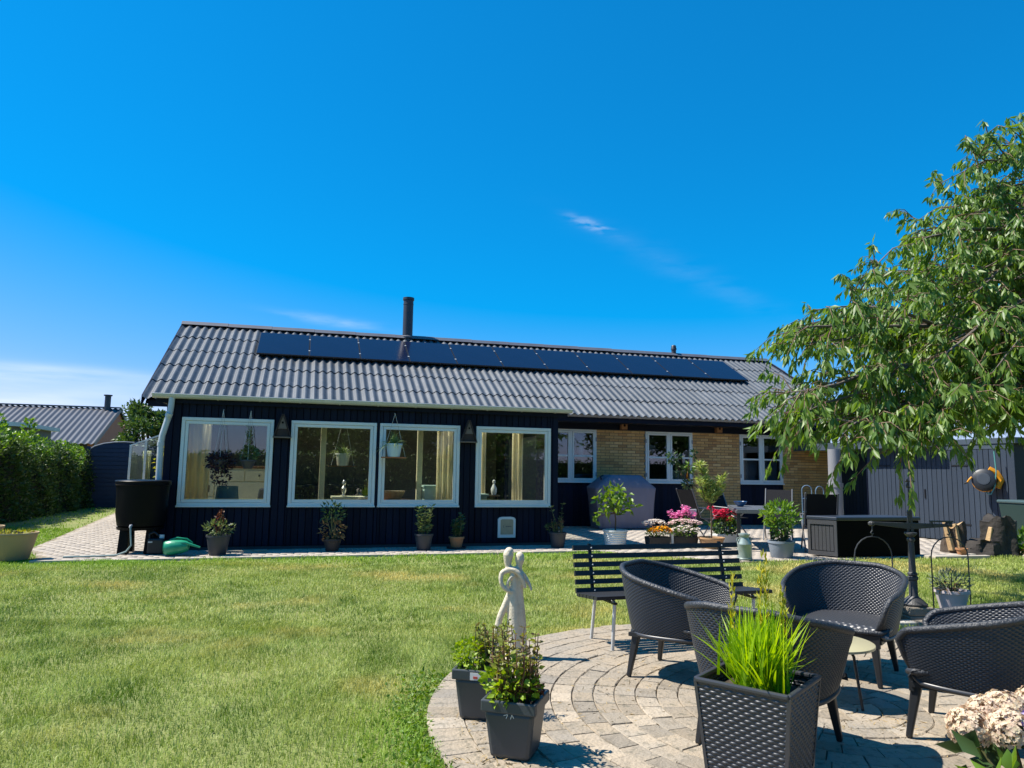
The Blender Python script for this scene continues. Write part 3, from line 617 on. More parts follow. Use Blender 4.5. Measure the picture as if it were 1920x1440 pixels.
# ================================================================ SUNROOM CONTENTS
m_cream = MATS['cream_paint']; m_curt = mat('curtain_cloth', (0.78, 0.75, 0.58), 0.9, var=.3, vs=9, col2=(0.66, 0.63, 0.48), trans=0.5)
def curtain(x0, x1, y, z0, z1, lab, axis='x', folds=7):
    b = MB(); n = folds*8; vs = []
    for k_ in range(n+1):
        t = k_/n; s_ = x0+(x1-x0)*t; d_ = .035*math.sin(t*folds*2*math.pi)
        for z in (z0, z1):
            f = 1.0 if z == z0 else .8
            vs.append((s_, y+d_*f, z) if axis == 'x' else (y+d_*f, s_, z))
    b.add(vs, [(2*i, 2*i+2, 2*i+3, 2*i+1) for i in range(n)])
    o = b.build('curtain', m_curt, smooth=True); so_ = o.modifiers.new('thick', 'SOLIDIFY'); so_.thickness = .004
    return tag(o, lab, 'curtain', 'cream sunroom curtains')
curtain(13.12, 14.0, -2.0, .12, 2.2, 'cream curtain inside the left end of the leftmost big window', 'y', 6)
curtain(-1.92, -1.55, 13.3, .12, 2.2, 'cream curtain hanging at the left edge of the leftmost big window', 'x', 3)
curtain(2.36, 2.66, 13.3, .12, 2.2, 'cream curtain at the right edge of the third big window', 'x', 3)
curtain(3.42, 3.62, 14.6, .1, 2.25, 'narrow cream curtain seen left in the rightmost big window', 'x', 2)
curtain(4.10, 4.33, 14.3, .1, 2.25, 'cream curtain in the middle of the rightmost big window', 'x', 2)
curtain(4.62, 4.70, 14.1, .1, 2.25, 'slim cream curtain at the right side of the rightmost big window', 'x', 1)
def post(x, y, lab):
    t = thing('interior_post', lab, 'post', (x, y, .06), 0, 'cream posts in the sunroom')
    MB().box(-.05, .05, -.05, .05, 0, 2.26).build('shaft', m_cream, t, bevel=.006); MB().box(-.065, .065, -.065, .065, 0, .1).build('foot', m_cream, t)
post(0.32, 13.7, 'cream post standing behind the second big window'); post(2.10, 13.7, 'cream post standing behind the third big window')
# dresser
t = thing('dresser', 'cream dresser with drawers behind the leftmost big window', 'cabinet', (-1.45, 16.2, .06), 0)
m_dres = mat('dresser_paint', (0.74, 0.70, 0.46), .5, var=.2, vs=5); m_wood = mat('brown_wood', (0.20, 0.09, 0.04), .5, var=.5, vs=5, stretch=(1, 8, 8))
MB().box(-.85, .85, -.25, .25, .08, 1.28).box(-.82, .82, -.23, .23, 0, .08).build('carcass', m_dres, t, bevel=.006); MB().box(-.88, .88, -.28, .26, 1.28, 1.33).build('worktop', m_wood, t, bevel=.006)
m_knob = mat('dark_knob', (.05, .04, .03), .4)
for x0, x1, z0, z1, dr in ((-.83, -.30, 1.02, 1.24, 1), (-.28, .27, 1.02, 1.24, 1), (.29, .83, 1.02, 1.24, 1), (-.83, -.30, .72, 1.0, 0), (-.83, -.30, .42, .70, 0), (-.83, -.30, .12, .40, 0), (-.28, .83, .12, 1.0, 2)):
    f = MB().box(x0, x1, -.275, -.25, z0, z1).build('drawer' if dr != 2 else 'cupboard_door', m_dres, t, bevel=.008)
    if dr == 0: MB().box(x0+.08, x1-.08, -.279, -.2755, z0+.07, z1-.07).build('dark_pane', mat('dark_insert', (.07, .06, .05), .4), f)
    elif dr == 1: MB().ball(((x0+x1)/2, -.29, (z0+z1)/2), .018, 8).build('knob', m_knob, f)
    else:
        pts = [(x0+.1, z0+.08), (x1-.1, z0+.08), (x1-.1, z1-.22)]+[((x0+x1)/2+(x1-x0-.2)/2*math.cos(a), z1-.22+.10*math.sin(a)) for a in [math.pi*q/8 for q in range(9)]]+[(x0+.1, z1-.22)]
        MB().prismy(pts, -.283, -.2755).build('raised_panel', m_dres, f, bevel=.006); MB().ball((x0+.04, -.29, .5), .018, 8).build('knob', m_knob, f)
def lathed(name, lab, cat_, loc, prof, m, n=20, group=None):
    o = MB().lathe(prof, n).build(name, m, smooth='auto', loc=loc); return tag(o, lab, cat_, group)
t = thing('table_lamp', 'blue drum shade lamp low in the leftmost big window', 'lamp', (-1.25, 13.35, .06))
MB().lathe([(.13, 0), (.13, .03), (.03, .05), (.03, .66)], 16).build('base', m_knob, t); MB().lathe([(.20, .66), (.17, .98), (.165, .98), (.195, .66)], 24).build('lamp_shade', mat('blue_shade', (0.09, 0.22, 0.33), .8, var=.5, vs=3), t, smooth='auto')
m_dfab = mat('dark_fabric', (0.018, 0.02, 0.024), .85, bump=.3, bs=120)
def armchair(loc, rz, lab, m):
    t = thing('armchair', lab, 'armchair', loc, rz, 'armchairs in the sunroom')
    MB().box(-.34, .34, -.36, .36, .16, .44).build('seat', m, t, bevel=.04); MB().hexa([(-.36, -.38, .2), (.36, -.38, .2), (.36, -.24, .2), (-.36, -.24, .2), (-.33, -.50, .92), (.33, -.50, .92), (.33, -.40, .92), (-.33, -.40, .92)]).build('backrest', m, t, bevel=.04)
    for s_ in (-1, 1): MB().box(s_*.42-.07, s_*.42+.07, -.36, .34, .16, .60).build('armrest', m, t, bevel=.03)
    for sx in (-1, 1):
        for sy in (-1, 1): MB().bar((sx*.32, sy*.28, .17), (sx*.36, sy*.32, 0), .05, .05, .03, .03).build('leg', m_knob, t)
armchair((-0.68, 14.0, .06), R(155), 'dark armchair low behind the leftmost big window', m_dfab)
t = thing('sofa', 'black sofa in the dim room behind the second big window', 'sofa', (0.4, 16.3, .06))
MB().box(-1.0, 1.0, -.4, .4, .15, .45).build('seat', m_dfab, t, bevel=.05); MB().box(-1.0, 1.0, .2, .45, .45, .95).build('backrest', m_dfab, t, bevel=.06)
for s_ in (-1, 1): MB().box(s_*1.1-.11, s_*1.1+.11, -.4, .45, .1, .65).build('armrest', m_dfab, t, bevel=.05)
t = thing('coffee_table', 'low white-edged table behind the second big window', 'table', (0.95, 13.75, .06))
MB().box(-.45, .45, -.25, .25, .76, .80).build('tabletop', m_dres, t, bevel=.005)
for sx in (-1, 1):
    for sy in (-1, 1): MB().box(sx*.41-.03, sx*.41+.03, sy*.21-.03, sy*.21+.03, 0, .76).build('leg', m_dres, t)
m_silver = mat('silver', (.7, .7, .68), .25, metal=.9)
lan = [(.055, 0), (.06, .02), (.02, .04), (.045, .10), (.05, .15), (.015, .20), (.04, .24), (.03, .28), (.005, .30)]
lathed('lantern', 'silver lantern on the left of the low table in second window', 'lantern', (0.72, 13.7, .86), lan, m_silver, 14, 'silver lanterns on the low table')
lathed('lantern', 'silver lantern on the right of the low table in second window', 'lantern', (1.28, 13.68, .86), lan, m_silver, 14, 'silver lanterns on the low table')
t = thing('storage_chest', 'mint green chest at lower right of third big window', 'chest', (2.42, 13.6, .06)); m_mint = mat('mint_paint', (.42, .58, .50), .6, var=.3, vs=5)
MB().box(-.26, .26, -.2, .2, 0, .98).build('body', m_mint, t, bevel=.008); MB().box(-.28, .28, -.22, .22, .98, 1.02).build('lid', m_mint, t, bevel=.006)
t = thing('lounge_table', 'round low table with a basket behind the third big window', 'table', (1.72, 14.6, .06))
MB().lathe([(.34, .66), (.36, .68), (.36, .71), (0, .71)], 28).build('tabletop', m_wood, t); MB().lathe([(.2, 0), (.2, .03), (.04, .06), (.04, .66)], 16).build('pedestal', m_knob, t)
lathed('basket', 'tan wicker basket on the round table behind the third window', 'basket', (1.72, 14.6, .771), [(.16, 0), (.24, .14), (.25, .17), (.22, .17), (.15, .02)], mat('tan_basket', (.30, .24, .14), .8, bump=.6, bs=60), 22)
t = thing('brick_pier', 'yellow brick pier inside the rightmost big window', 'pier', (3.85, 16.9, .06))
for r_ in range(30):
    for c_ in range(2):
        MB().box(-.24+c_*.245+(.0 if r_ % 2 else -.06), -.01+c_*.245+(.0 if r_ % 2 else -.06), -.13, .1, r_*.0735, r_*.0735+.0615).build('brick', m_brick, t)
t = thing('side_table', 'pale side table at lower left of rightmost big window', 'table', (3.22, 13.7, .06))
MB().box(-.2, .2, -.2, .2, .82, .86).build('tabletop', m_mint, t); MB().box(-.17, .17, -.17, .17, .3, .82).build('drawer_box', m_mint, t, bevel=.006)
for sx in (-1, 1):
    for sy in (-1, 1): MB().box(sx*.15-.02, sx*.15+.02, sy*.15-.02, sy*.15+.02, 0, .3).build('leg', m_mint, t)
lathed('vase', 'white figurine vase inside the rightmost big window', 'vase', (3.88, 14.9, .86), [(.045, 0), (.06, .06), (.065, .13), (.03, .2), (.02, .23), (.035, .27), (.03, .3), (.0, .32)], m_frame)
t = thing('stand', 'dark plant stand under the white vase in the rightmost window', 'stand', (3.88, 14.9, .06)); MB().lathe([(.13, .77), (.14, .80), (0, .80)], 18).build('top', m_knob, t)
for a in range(3): MB().bar((.08*math.cos(a*2.1), .08*math.sin(a*2.1), .78), (.15*math.cos(a*2.1), .15*math.sin(a*2.1), 0), .02, .02).build('leg', m_knob, t)
# items on the small windows' sills
t = thing('window_books', 'pale books standing inside the middle small window', 'books', (9.62, 17.42, 1.15))
for i in range(7): MB().box(-.25+i*.065, -.25+i*.065+.045, -.06, .06, 0, .28+.03*math.sin(i*2.3)).build('book', (m_frame, m_mint, m_dres)[i % 3], t)
lathed('window_ornament', 'white bird-like ornament inside the left small window', 'ornament', (6.86, 17.5, 1.95), [(.05, -.18), (.08, -.1), (.09, 0), (.05, .1), (.04, .15), (.05, .2), (.0, .24)], m_frame)
lathed('pink_lamp', 'pale pink globe lamp inside the middle small window', 'lamp', (8.95, 17.7, 2.0), [(.0, -.14), (.10, -.10), (.16, 0), (.10, .1), (.0, .13)], mat('pink_glass', (.62, .42, .42), .5))
def net(x0, x1, lab):
    o = MB().box(x0, x1, 17.36, 17.365, 1.15, 1.78).build('net_curtain', mat('net_cloth', (.30, .33, .40), .9, var=.4, vs=14, stretch=(12, 1, .5))); tag(o, lab, 'curtain', 'half curtains of the right small window')
net(11.42, 12.02, 'grey half curtain in left sash of right small window'); net(12.06, 12.66, 'grey half curtain in right sash of right small window')

# ================================================================ PLANTS: builders
m_terra = mat('terracotta', (0.42, 0.20, 0.09), .85, var=.5, vs=6, col2=(0.34, 0.17, 0.09), bump=.2, bs=60)
m_terra_p = mat('pale_terracotta', (0.52, 0.30, 0.14), .85, var=.5, vs=6, col2=(0.42, 0.26, 0.15), bump=.2, bs=60)
m_gpot = mat('charcoal_pot', (0.035, 0.037, 0.042), .6, var=.5, vs=5, col2=(0.055, 0.056, 0.06))
m_earth = mat('potting_soil', (0.045, 0.032, 0.022), .95, bump=.8, bs=60, var=.6, vs=20, col2=(0.08, 0.06, 0.04))
m_stem = mat('green_stem', (0.13, 0.13, 0.05), .7); m_bark = mat('brown_stem', (0.12, 0.075, 0.045), .85, bump=.4, bs=60)
LM = dict(
    bright=mat('leaf_bright', (0.17, 0.30, 0.035), .42, island=1, col2=(0.09, 0.19, 0.03), trans=.35),
    fresh=mat('leaf_fresh', (0.24, 0.36, 0.05), .42, island=1, col2=(0.11, 0.21, 0.03), trans=.35),
    dark=mat('leaf_dark', (0.055, 0.11, 0.03), .45, island=1, col2=(0.025, 0.06, 0.02), trans=.2),
    olive=mat('leaf_olive', (0.17, 0.22, 0.07), .45, island=1, col2=(0.09, 0.13, 0.045), trans=.28),
    red=mat('leaf_reddish', (0.16, 0.055, 0.025), .6, island=1, col2=(0.09, 0.045, 0.02), trans=.2),
    mint=mat('leaf_mint', (0.26, 0.31, 0.04), .5, island=1, col2=(0.17, 0.12, 0.05), trans=.3),
    lime=mat('leaf_lime', (0.30, 0.42, 0.02), .5, island=1, col2=(0.20, 0.32, 0.02), trans=.35),
    purple=mat('leaf_purple', (0.045, 0.018, 0.035), .5, island=1, col2=(0.02, 0.01, 0.016), trans=.2),
    sage=mat('leaf_sage', (0.20, 0.24, 0.17), .7, island=1, col2=(0.12, 0.15, 0.09), trans=.15),
    spider=mat('leaf_spider', (0.30, 0.36, 0.15), .45, island=1, col2=(0.18, 0.27, 0.07), trans=.35),
    oleander=mat('leaf_oleander', (0.44, 0.50, 0.14), .42, island=1, col2=(0.20, 0.27, 0.06), trans=.3),
    dry=mat('leaf_dry', (0.30, 0.19, 0.07), .8, island=1, col2=(0.14, 0.08, 0.03), trans=.1),
    yellow=mat('leaf_yellow', (0.42, 0.40, 0.05), .5, island=1, col2=(0.24, 0.28, 0.04), trans=.3))
def pot_round(t, r0, r1, h, m, rim=.03, soil=True, ribs=0, name='pot'):
    pr = [(r0*.96, 0), (r0, .01)]
    if ribs:
        for k_ in range(ribs*4+1):
            u = k_/(ribs*4); pr.append((r0+(r1-r0)*(u**.7) + .007*math.cos(u*ribs*2*math.pi), .01+u*(h-rim-.015)))
    pr += [(r1, h-rim), (r1+.012, h-rim+.004), (r1+.012, h), (r1-.008, h), (r1-.014, h-.06)]
    p = MB().lathe(pr, 32).build(name, m, t, smooth='auto')
    if soil: MB().lathe([(r1-.013, h-.045), (0, h-.03)], 20).build('soil', m_earth, t)
    return p
def bush(t, n, c, rad, L, W, lm, stems=6, z0=.2, up_=.4, name='foliage', shell=.35, hang=0, stem_m=None):
    d = sphere_dirs(n); rr = (shell + (1-shell)*rng.uniform(0, 1, n))**.6
    P = np.array(c)+d*np.array(rad)*rr[:, None]; D = d+rng.normal(size=(n, 3))*.55; D[:, 2] += up_-hang
    V_, F_ = leaves(P, D, rng.uniform(.7, 1.2, n)*L, rng.uniform(.8, 1.2, n)*W)
    o = np_mesh(name, V_, F_, LM[lm], t)
    b = MB()
    for i in range(stems):
        q = sphere_dirs(1, -.3, .8)[0]; e = Vector(c)+Vector(q*np.array(rad)*.8); s0 = Vector((q[0]*.03, q[1]*.03, z0)); md = s0.lerp(e, .5)+Vector((0, 0, .04))
        b.tube([s0, md, e], [.008, .006, .003], 5)
    if stems: b.build('stem', stem_m or m_stem, t)
    return o
def spikes(t, n, c, r_, h, per, L, W, lm, name='foliage', lean=.25, stem_m=None, tipcol=None):
    """upright leafy stems"""
    Ps, Ds = [], []; b = MB()
    for i in range(n):
        a = rng.uniform(0, 6.28); q = math.sqrt(rng.uniform(0, 1))*r_; s0 = np.array([c[0]+q*math.cos(a), c[1]+q*math.sin(a), c[2]]); ln = h*rng.uniform(.55, 1.0); tip = s0+np.array([math.cos(a)*lean*ln*rng.uniform(.2, 1), math.sin(a)*lean*ln*rng.uniform(.2, 1), ln])
        b.tube([s0, (s0+tip)/2+rng.normal(size=3)*.01, tip], [.005, .004, .002], 4)
        for k_ in range(per):
            u = (k_+1.2)/(per+.4); p = s0+(tip-s0)*u; aa = rng.uniform(0, 6.28)
            for s_ in (0, math.pi): Ps.append(p); Ds.append((math.cos(aa+s_), math.sin(aa+s_), rng.uniform(.1, .7)))
    sz = rng.uniform(.6, 1.15, len(Ps))
    V_, F_ = leaves(np.array(Ps), np.array(Ds), sz*L, sz*W); b.build('stem', stem_m or m_stem, t); return tag(np_mesh(name, V_, F_, LM[lm], t), kind='stuff' if name != 'foliage' else None)
def flower_heads(t, P, r_, m, petals=7, name='blossom'):
    V_ = []; F_ = []
    n = len(P); parts = []
    for k_ in range(petals):
        a = 2*math.pi*k_/petals; D = np.tile((math.cos(a), math.sin(a), .35), (n, 1))+rng.normal(size=(n, 3))*.25; N_ = np.tile((0, 0, 1.), (n, 1))+rng.normal(size=(n, 3))*.1
        parts.append(leaves(P, D, rng.uniform(.8, 1.1, n)*r_, r_*.75, N_, fold=.1, curl=.05))
    V_, F_ = cat(parts); return np_mesh(name, V_, F_, m, t)

# ================================================================ ALONG THE SUNROOM WALL
m_wallpot = mat('anthracite_pot', (0.045, 0.047, 0.055), .55, var=.4, vs=6)
t = thing('potted_plant', 'charcoal pot with pale green shrub and brown dead spike by left window', 'potted plant', (-1.22, 12.10, .024))
pot_round(t, .125, .17, .30, m_wallpot); bush(t, 150, (0, 0, .40), (.22, .2, .12), .07, .028, 'olive', 8, .27, .5); bush(t, 90, (.0, .0, .52), (.055, .05, .17), .05, .03, 'red', 3, .27, .2, name='dead_spike')
t = thing('potted_plant', 'shrub with withered yellow-brown lower leaves under second big window', 'potted plant', (0.5, 12.35, .024))
pot_round(t, .10, .14, .20, mat('old_black_pot', (.02, .02, .022), .7)); bush(t, 90, (0, 0, .35), (.2, .15, .16), .09, .03, 'dry', 6, .2, -.1, name='withered_leaves'); bush(t, 120, (0, 0, .62), (.20, .15, .17), .09, .025, 'dark', 6, .3, .6); bush(t, 40, (.02, -.03, .22), (.17, .1, .06), .08, .03, 'dry', 0, .1, -.4, name='fallen_leaves')
t = thing('potted_plant', 'charcoal pot with upright glossy laurel under third big window', 'potted plant', (2.0, 12.32, .024))
pot_round(t, .115, .15, .27, m_wallpot); spikes(t, 16, (0, 0, .25), .09, .50, 8, .085, .032, 'olive', lean=.22)
t = thing('potted_plant', 'terracotta pot with dark leafy plant between third and fourth windows', 'potted plant', (2.6, 12.5, .024))
pot_round(t, .09, .125, .20, m_terra); MB().lathe([(.16, 0), (.18, .03), (.165, .03), (.15, .012), (0, .012)], 24).build('saucer', m_wallpot, t); spikes(t, 11, (0, 0, .19), .08, .42, 7, .085, .045, 'dark', lean=.3)
t = thing('potted_plant', 'charcoal pot with thin reddish stems at the sunroom corner', 'potted plant', (4.42, 12.38, .024))
pot_round(t, .115, .15, .27, m_wallpot); spikes(t, 12, (0, 0, .25), .09, .30, 5, .045, .018, 'red', lean=.2); spikes(t, 3, (.06, 0, .25), .05, .55, 6, .07, .035, 'olive', lean=.35, name='tall_shoot'); bush(t, 45, (-.12, 0, .36), (.08, .08, .09), .07, .03, 'dark', 2, .25)
t = thing('watering_can', 'green watering can lying on its side by the sunroom wall', 'watering can', (-1.78, 12.05, .024), R(-8))
m_green = mat('green_plastic', (0.015, 0.28, 0.15), .35, var=.25, vs=5, col2=(0.01, 0.20, 0.11))
prof = [(.0, -.01), (.105, -.01), (.112, 0), (.115, .10), (.10, .22), (.075, .30), (.05, .32), (.045, .315)]
b = MB().lathe(prof, 26); b.xf(Matrix.Translation((-.16, 0, .118)) @ Matrix.Rotation(R(84), 4, 'Y')); b.build('body', m_green, t, smooth='auto')
MB().tube([(-.02, -.06, .19), (.12, -.05, .20), (.24, -.04, .16), (.33, -.03, .13)], [.03, .024, .018, .014], 10).build('spout', m_green, t, smooth='auto')
MB().tube([(-.12, 0, .235), (-.02, .0, .27), (.12, .02, .25), (.2, .03, .19)], .013, 8).build('handle', m_green, t, smooth='auto')
MB().lathe([(.10, 0), (.105, .006), (0, .006)], 24).xf(Matrix.Translation((-.176, 0, .117)) @ Matrix.Rotation(R(-96), 4, 'Y')).build('base_disc', mat('green_plastic_pale', (0.06, 0.36, 0.20), .4), t)
t = thing('jerry_can', 'black canister beside the green watering can', 'canister', (-2.12, 12.36, .024), R(5))
MB().box(-.13, .10, -.1, .1, 0, .24).build('body', m_black, t, bevel=.025); MB().tube([(-.11, 0, .23), (-.115, 0, .30), (-.05, 0, .33), (.02, 0, .27)], .016, 8).build('handle', m_black, t, smooth='auto'); MB().lathe([(.035, .0), (.035, .05), (0, .05)], 14, (.06, 0, .24)).build('cap', m_frame, t)
MB().box(-.12, -.06, -.1015, -.1, .18, .2).build('label_strip', m_gutter, t)
t = thing('rain_barrel', 'big black rain barrel on a stand under the downpipe', 'rain barrel', (-2.42, 12.62, .024)); m_barrel = mat('black_barrel', (0.003, 0.0036, 0.005), .45, spec=.12, var=.3, vs=4)
MB().lathe([(.30, .40), (.335, .42), (.365, .60), (.375, .95), (.385, 1.04), (.40, 1.05), (.40, 1.085), (.385, 1.09), (.36, 1.06)], 36).build('body', m_barrel, t, smooth='auto'); MB().lathe([(.40, 1.086), (.405, 1.10), (.39, 1.115), (0, 1.13)], 36).build('lid', m_barrel, t, smooth='auto')
for a in range(4):
    a_ = R(45+90*a); MB().taper(.26*math.cos(a_), .26*math.sin(a_), 0, .40, .075, .075, .055, .055).build('stand_leg', m_barrel, t, bevel=.01)
MB().lathe([(.33, .36), (.34, .40), (0, .40)], 30).build('stand_top', m_barrel, t); MB().tube([(-.06, -.32, .44), (-.06, -.40, .44), (-.06, -.42, .41)], .02, 8).build('tap', m_gutter_d, t)
t = tag(MB().tube([(-2.48, 12.20, .46), (-2.46, 12.17, .32), (-2.44, 12.15, .18), (-2.50, 12.13, .09), (-2.62, 12.11, .045), (-2.85, 12.09, .036), (-3.1, 12.07, .036), (-3.30, 12.03, .036)], .013, 8).build('tap_hose', mat('hose_grey', (0.22, 0.30, 0.28), .5), smooth='auto'), 'grey-green hose from the rain barrel lying on the paving', 'hose')
t = thing('wood_lath', 'pale wooden lath on the ground beside the pot', 'lath', (-0.85, 12.45, .026), R(3)); MB().box(-.30, .34, -.02, .02, 0, .022).build('bar', mat('raw_wood', (.45, .38, .28), .8, var=.5, vs=6), t)
MB().box(-.30, -.26, -.02, .02, .022, .028).build('end_block', m_gutter, t)
# nest boxes on the sunroom wall
m_nest = mat('grey_brown_wood', (0.19, 0.145, 0.12), .8, var=.5, vs=8, bump=.2, bs=40, stretch=(1, 1, 6)); m_nest_d = mat('dark_brown_wood', (0.045, 0.028, 0.024), .8, var=.4, vs=8)
for x, lab in ((-0.385, 'triangular wooden nest box between first and second big windows'), (2.86, 'triangular wooden nest box between third and fourth big windows')):
    t = thing('nest_box', lab, 'nest box', (x, 12.93, 1.895), 0, 'triangular nest boxes on the sunroom wall')
    MB().prismy([(-.075, .13), (.075, .13), (.0, .36)], -.10, -.005).build('front', m_nest, t); MB().prismy([(-.115, .0), (.115, .0), (.078, .128), (-.078, .128)], -.09, -.005).build('lower_box', m_nest_d, t)
    for s_ in (-1, 1): MB().hexa([(s_*.13, -.12, -.01), (s_*.148, -.12, -.01), (s_*.148, 0, -.01), (s_*.13, 0, -.01), (-.0, -.12, .375), (s_*.018, -.12, .385), (s_*.018, 0, .385), (-.0, 0, .375)]).build('roof_board', m_nest_d, t)
    MB().box(-.15, .15, -.13, 0, -.025, -.005).build('floor_board', m_nest, t); MB().lathe([(.018, 0), (0, 0)], 14).xf(Matrix.Translation((0, -.1015, .235)) @ Matrix.Rotation(R(90), 4, 'X')).build('entrance_hole', mat('hole_black', (.003, .003, .003), 1), t)
m_nest_o = mat('orange_wood', (0.36, 0.17, 0.07), .8, var=.4, vs=8)
for x, lab in ((7.88, 'small wooden nest box under the eave between left and middle small windows'), (10.66, 'small wooden nest box under the eave between middle and right small windows')):
    t = thing('nest_box', lab, 'nest box', (x, 17.18, 2.47), 0, 'small nest boxes under the eave')
    MB().box(-.07, .09, -.14, -.005, 0, .18).build('body', m_nest_o, t, bevel=.004); MB().hexa([(-.10, -.19, .17), (.12, -.19, .17), (.12, 0, .20), (-.10, 0, .20), (-.10, -.19, .185), (.12, -.19, .185), (.12, 0, .215), (-.10, 0, .215)]).build('roof_board', m_nest_d, t)
    MB().lathe([(.032, 0), (0, 0)], 14).xf(Matrix.Translation((.01, -.1415, .10)) @ Matrix.Rotation(R(90), 4, 'X')).build('entrance_hole', MATS['hole_black'], t)
# hanging plants
m_cord = mat('pale_cord', (.5, .5, .48), .8)
def cords(t, top, ends): 
    for e in ends: MB().tube([top, e], .0035, 5).build('cord', m_cord, t)
def hook(t, top):
    MB().tube([(top[0], top[1]+.16, top[2]), (top[0], top[1]+.05, top[2]+.01), (top[0], top[1], top[2])], .005, 5).build('hook', m_gutter_d, t)
t = thing('hanging_plant', 'dark purple trailing plant hanging before the leftmost big window', 'hanging plant', (-1.33, 12.78, 1.36))
pot_round(t, .07, .10, .12, m_wallpot); cords(t, (0, 0, .95), [(.11, 0, .1), (-.11, 0, .1), (0, -.1, .1)]); hook(t, (0, 0, .95))
bush(t, 420, (0, -.02, .08), (.24, .14, .17), .055, .035, 'purple', 0, .1, .1); bush(t, 150, (.03, -.03, -.14), (.16, .08, .17), .045, .03, 'purple', 5, .1, -.6, name='trailing_shoots')
t = thing('hanging_plant', 'leafy plant in a dark hanging pot at right of the leftmost big window', 'hanging plant', (-0.90, 12.78, 1.34))
pot_round(t, .07, .115, .15, m_wallpot); cords(t, (0, 0, .96), [(.12, 0, .12), (-.12, 0, .12), (0, -.11, .12)]); hook(t, (0, 0, .96))
bush(t, 160, (.02, 0, .25), (.14, .1, .12), .07, .035, 'olive', 5, .12, .3); spikes(t, 5, (.03, 0, .15), .05, .62, 7, .06, .03, 'olive', name='climbing_shoots', lean=.2)
def spider(t, n, z, L, W):
    a = rng.uniform(0, 6.28, n); el = rng.uniform(.15, 1.5, n); D = np.stack([np.cos(a)*np.cos(el), np.sin(a)*np.cos(el), np.sin(el)], 1)
    V_, F_ = strips(np.tile((0, 0, z), (n, 1))+rng.normal(size=(n, 3))*.02, D, rng.uniform(.6, 1.1, n)*L, W, rng.uniform(.35, .9, n), 6); np_mesh('foliage', V_, F_, LM['spider'], t)
m_palepot = mat('pale_blue_pot', (.52, .66, .74), .5, var=.15, vs=4); m_shelf = mat('orange_shelf', (.40, .15, .06), .7, var=.4, vs=6)
t = thing('hanging_plant', 'spider plant in pale blue pot on a wooden swing before third window', 'hanging plant', (1.5, 12.76, 1.585))
MB().box(-.215, .215, -.09, .09, -.022, 0).build('swing_shelf', m_shelf, t, bevel=.004); pot_round(t, .105, .135, .23, m_palepot); spider(t, 75, .22, .42, .016); cords(t, (.0, 0, .76), [(-.2, 0, 0), (.2, 0, 0)]); hook(t, (0, 0, .76))
t = thing('hanging_plant', 'spider plant in cream pot hanging inside the second big window', 'hanging plant', (0.66, 13.35, 1.42))
MB().box(-.24, .24, -.08, .08, -.022, 0).build('swing_shelf', m_wood, t); pot_round(t, .10, .125, .22, mat('cream_pot', (.66, .66, .56), .6)); spider(t, 60, .21, .34, .014); cords(t, (.0, 0, .9), [(-.2, 0, 0), (.2, 0, 0)])

# ================================================================ TERRACE THINGS
t = thing('covered_grill', 'grill under a grey-blue fabric cover against the brick wall', 'grill', (7.45, 16.3, .024))
m_cover = mat('cover_fabric', (0.17, 0.17, 0.23), .55, var=.5, vs=2.5, col2=(0.13, 0.13, 0.18), bump=.5, bs=5, stretch=(3, 3, .7))
prof = [(.70, .30, .02), (.735, .33, .3), (.76, .34, .62), (.80, .36, .95), (.80, .36, .985), (.44, .28, 1.27), (.40, .25, 1.285)]; vs = []; nseg = 40
for hx, hy, z in prof:
    for k_ in range(nseg):
        a = 2*math.pi*k_/nseg; c_, s_ = math.cos(a), math.sin(a); e = .28
        x = math.copysign(abs(c_)**e, c_)*hx; y = math.copysign(abs(s_)**e, s_)*hy; wv = .030*math.sin(9*a+z*2)*max(0, (1-z)) + .007*math.sin(17*a)
        vs.append((x*(1+wv), y*(1+wv*1.6), z + .02*math.sin(3*a)*(.5 if .9 < z < 1 else 0)))
fs = [(i*nseg+k_, i*nseg+(k_+1) % nseg, (i+1)*nseg+(k_+1) % nseg, (i+1)*nseg+k_) for i in range(len(prof)-1) for k_ in range(nseg)]+[tuple((len(prof)-1)*nseg+k_ for k_ in range(nseg))]
MB().add(vs, fs).build('fabric_cover', m_cover, t, smooth=True); MB().tube([(-.56, -.1, 1.16), (-.60, -.12, 1.24), (-.52, -.1, 1.27)], .02, 6).build('strap', m_black, t)
for s_ in (-.6, .6): MB().lathe([(.05, -.02), (.05, .02)], 12).xf(Matrix.Translation((s_, -.2, .03)) @ Matrix.Rotation(R(90), 4, 'Y')).build('wheel', m_black, t)
m_white = mat('white_glaze', (.72, .72, .69), .35, var=.2, vs=5, col2=(.6, .6, .58))
t = thing('potted_plant', 'young fig tree in a white ribbed pot on the terrace', 'potted plant', (5.5, 12.3, .024))
pot_round(t, .17, .215, .31, m_white, ribs=7); b = MB()
b.tube([(0, 0, .27), (.01, 0, .5), (-.02, 0, .68)], [.016, .013, .01], 8); brs = []
for (x, y, z) in ((-.22, 0, .90), (-.10, .05, 1.0), (.06, -.06, .97), (.17, .02, .82), (-.38, -.05, .62), (-.42, 0, .50), (.30, 0, .68), (.46, .02, .74), (-.03, -.12, .78), (.1, .1, .74), (-.2, -.08, .72)):
    b.tube([(-.01, 0, .6), (x*.55, y*.5, .62+(z-.6)*.45), (x, y, z)], [.009, .007, .004], 6); brs.append((x, y, z))
b.build('trunk', m_bark, t, smooth='auto'); Ps = []
for q in brs:
    k_ = 6 if abs(q[0]) > .29 else 24
    Ps.append(np.array(q)+rng.normal(size=(k_, 3))*(.04 if abs(q[0]) > .29 else .075))
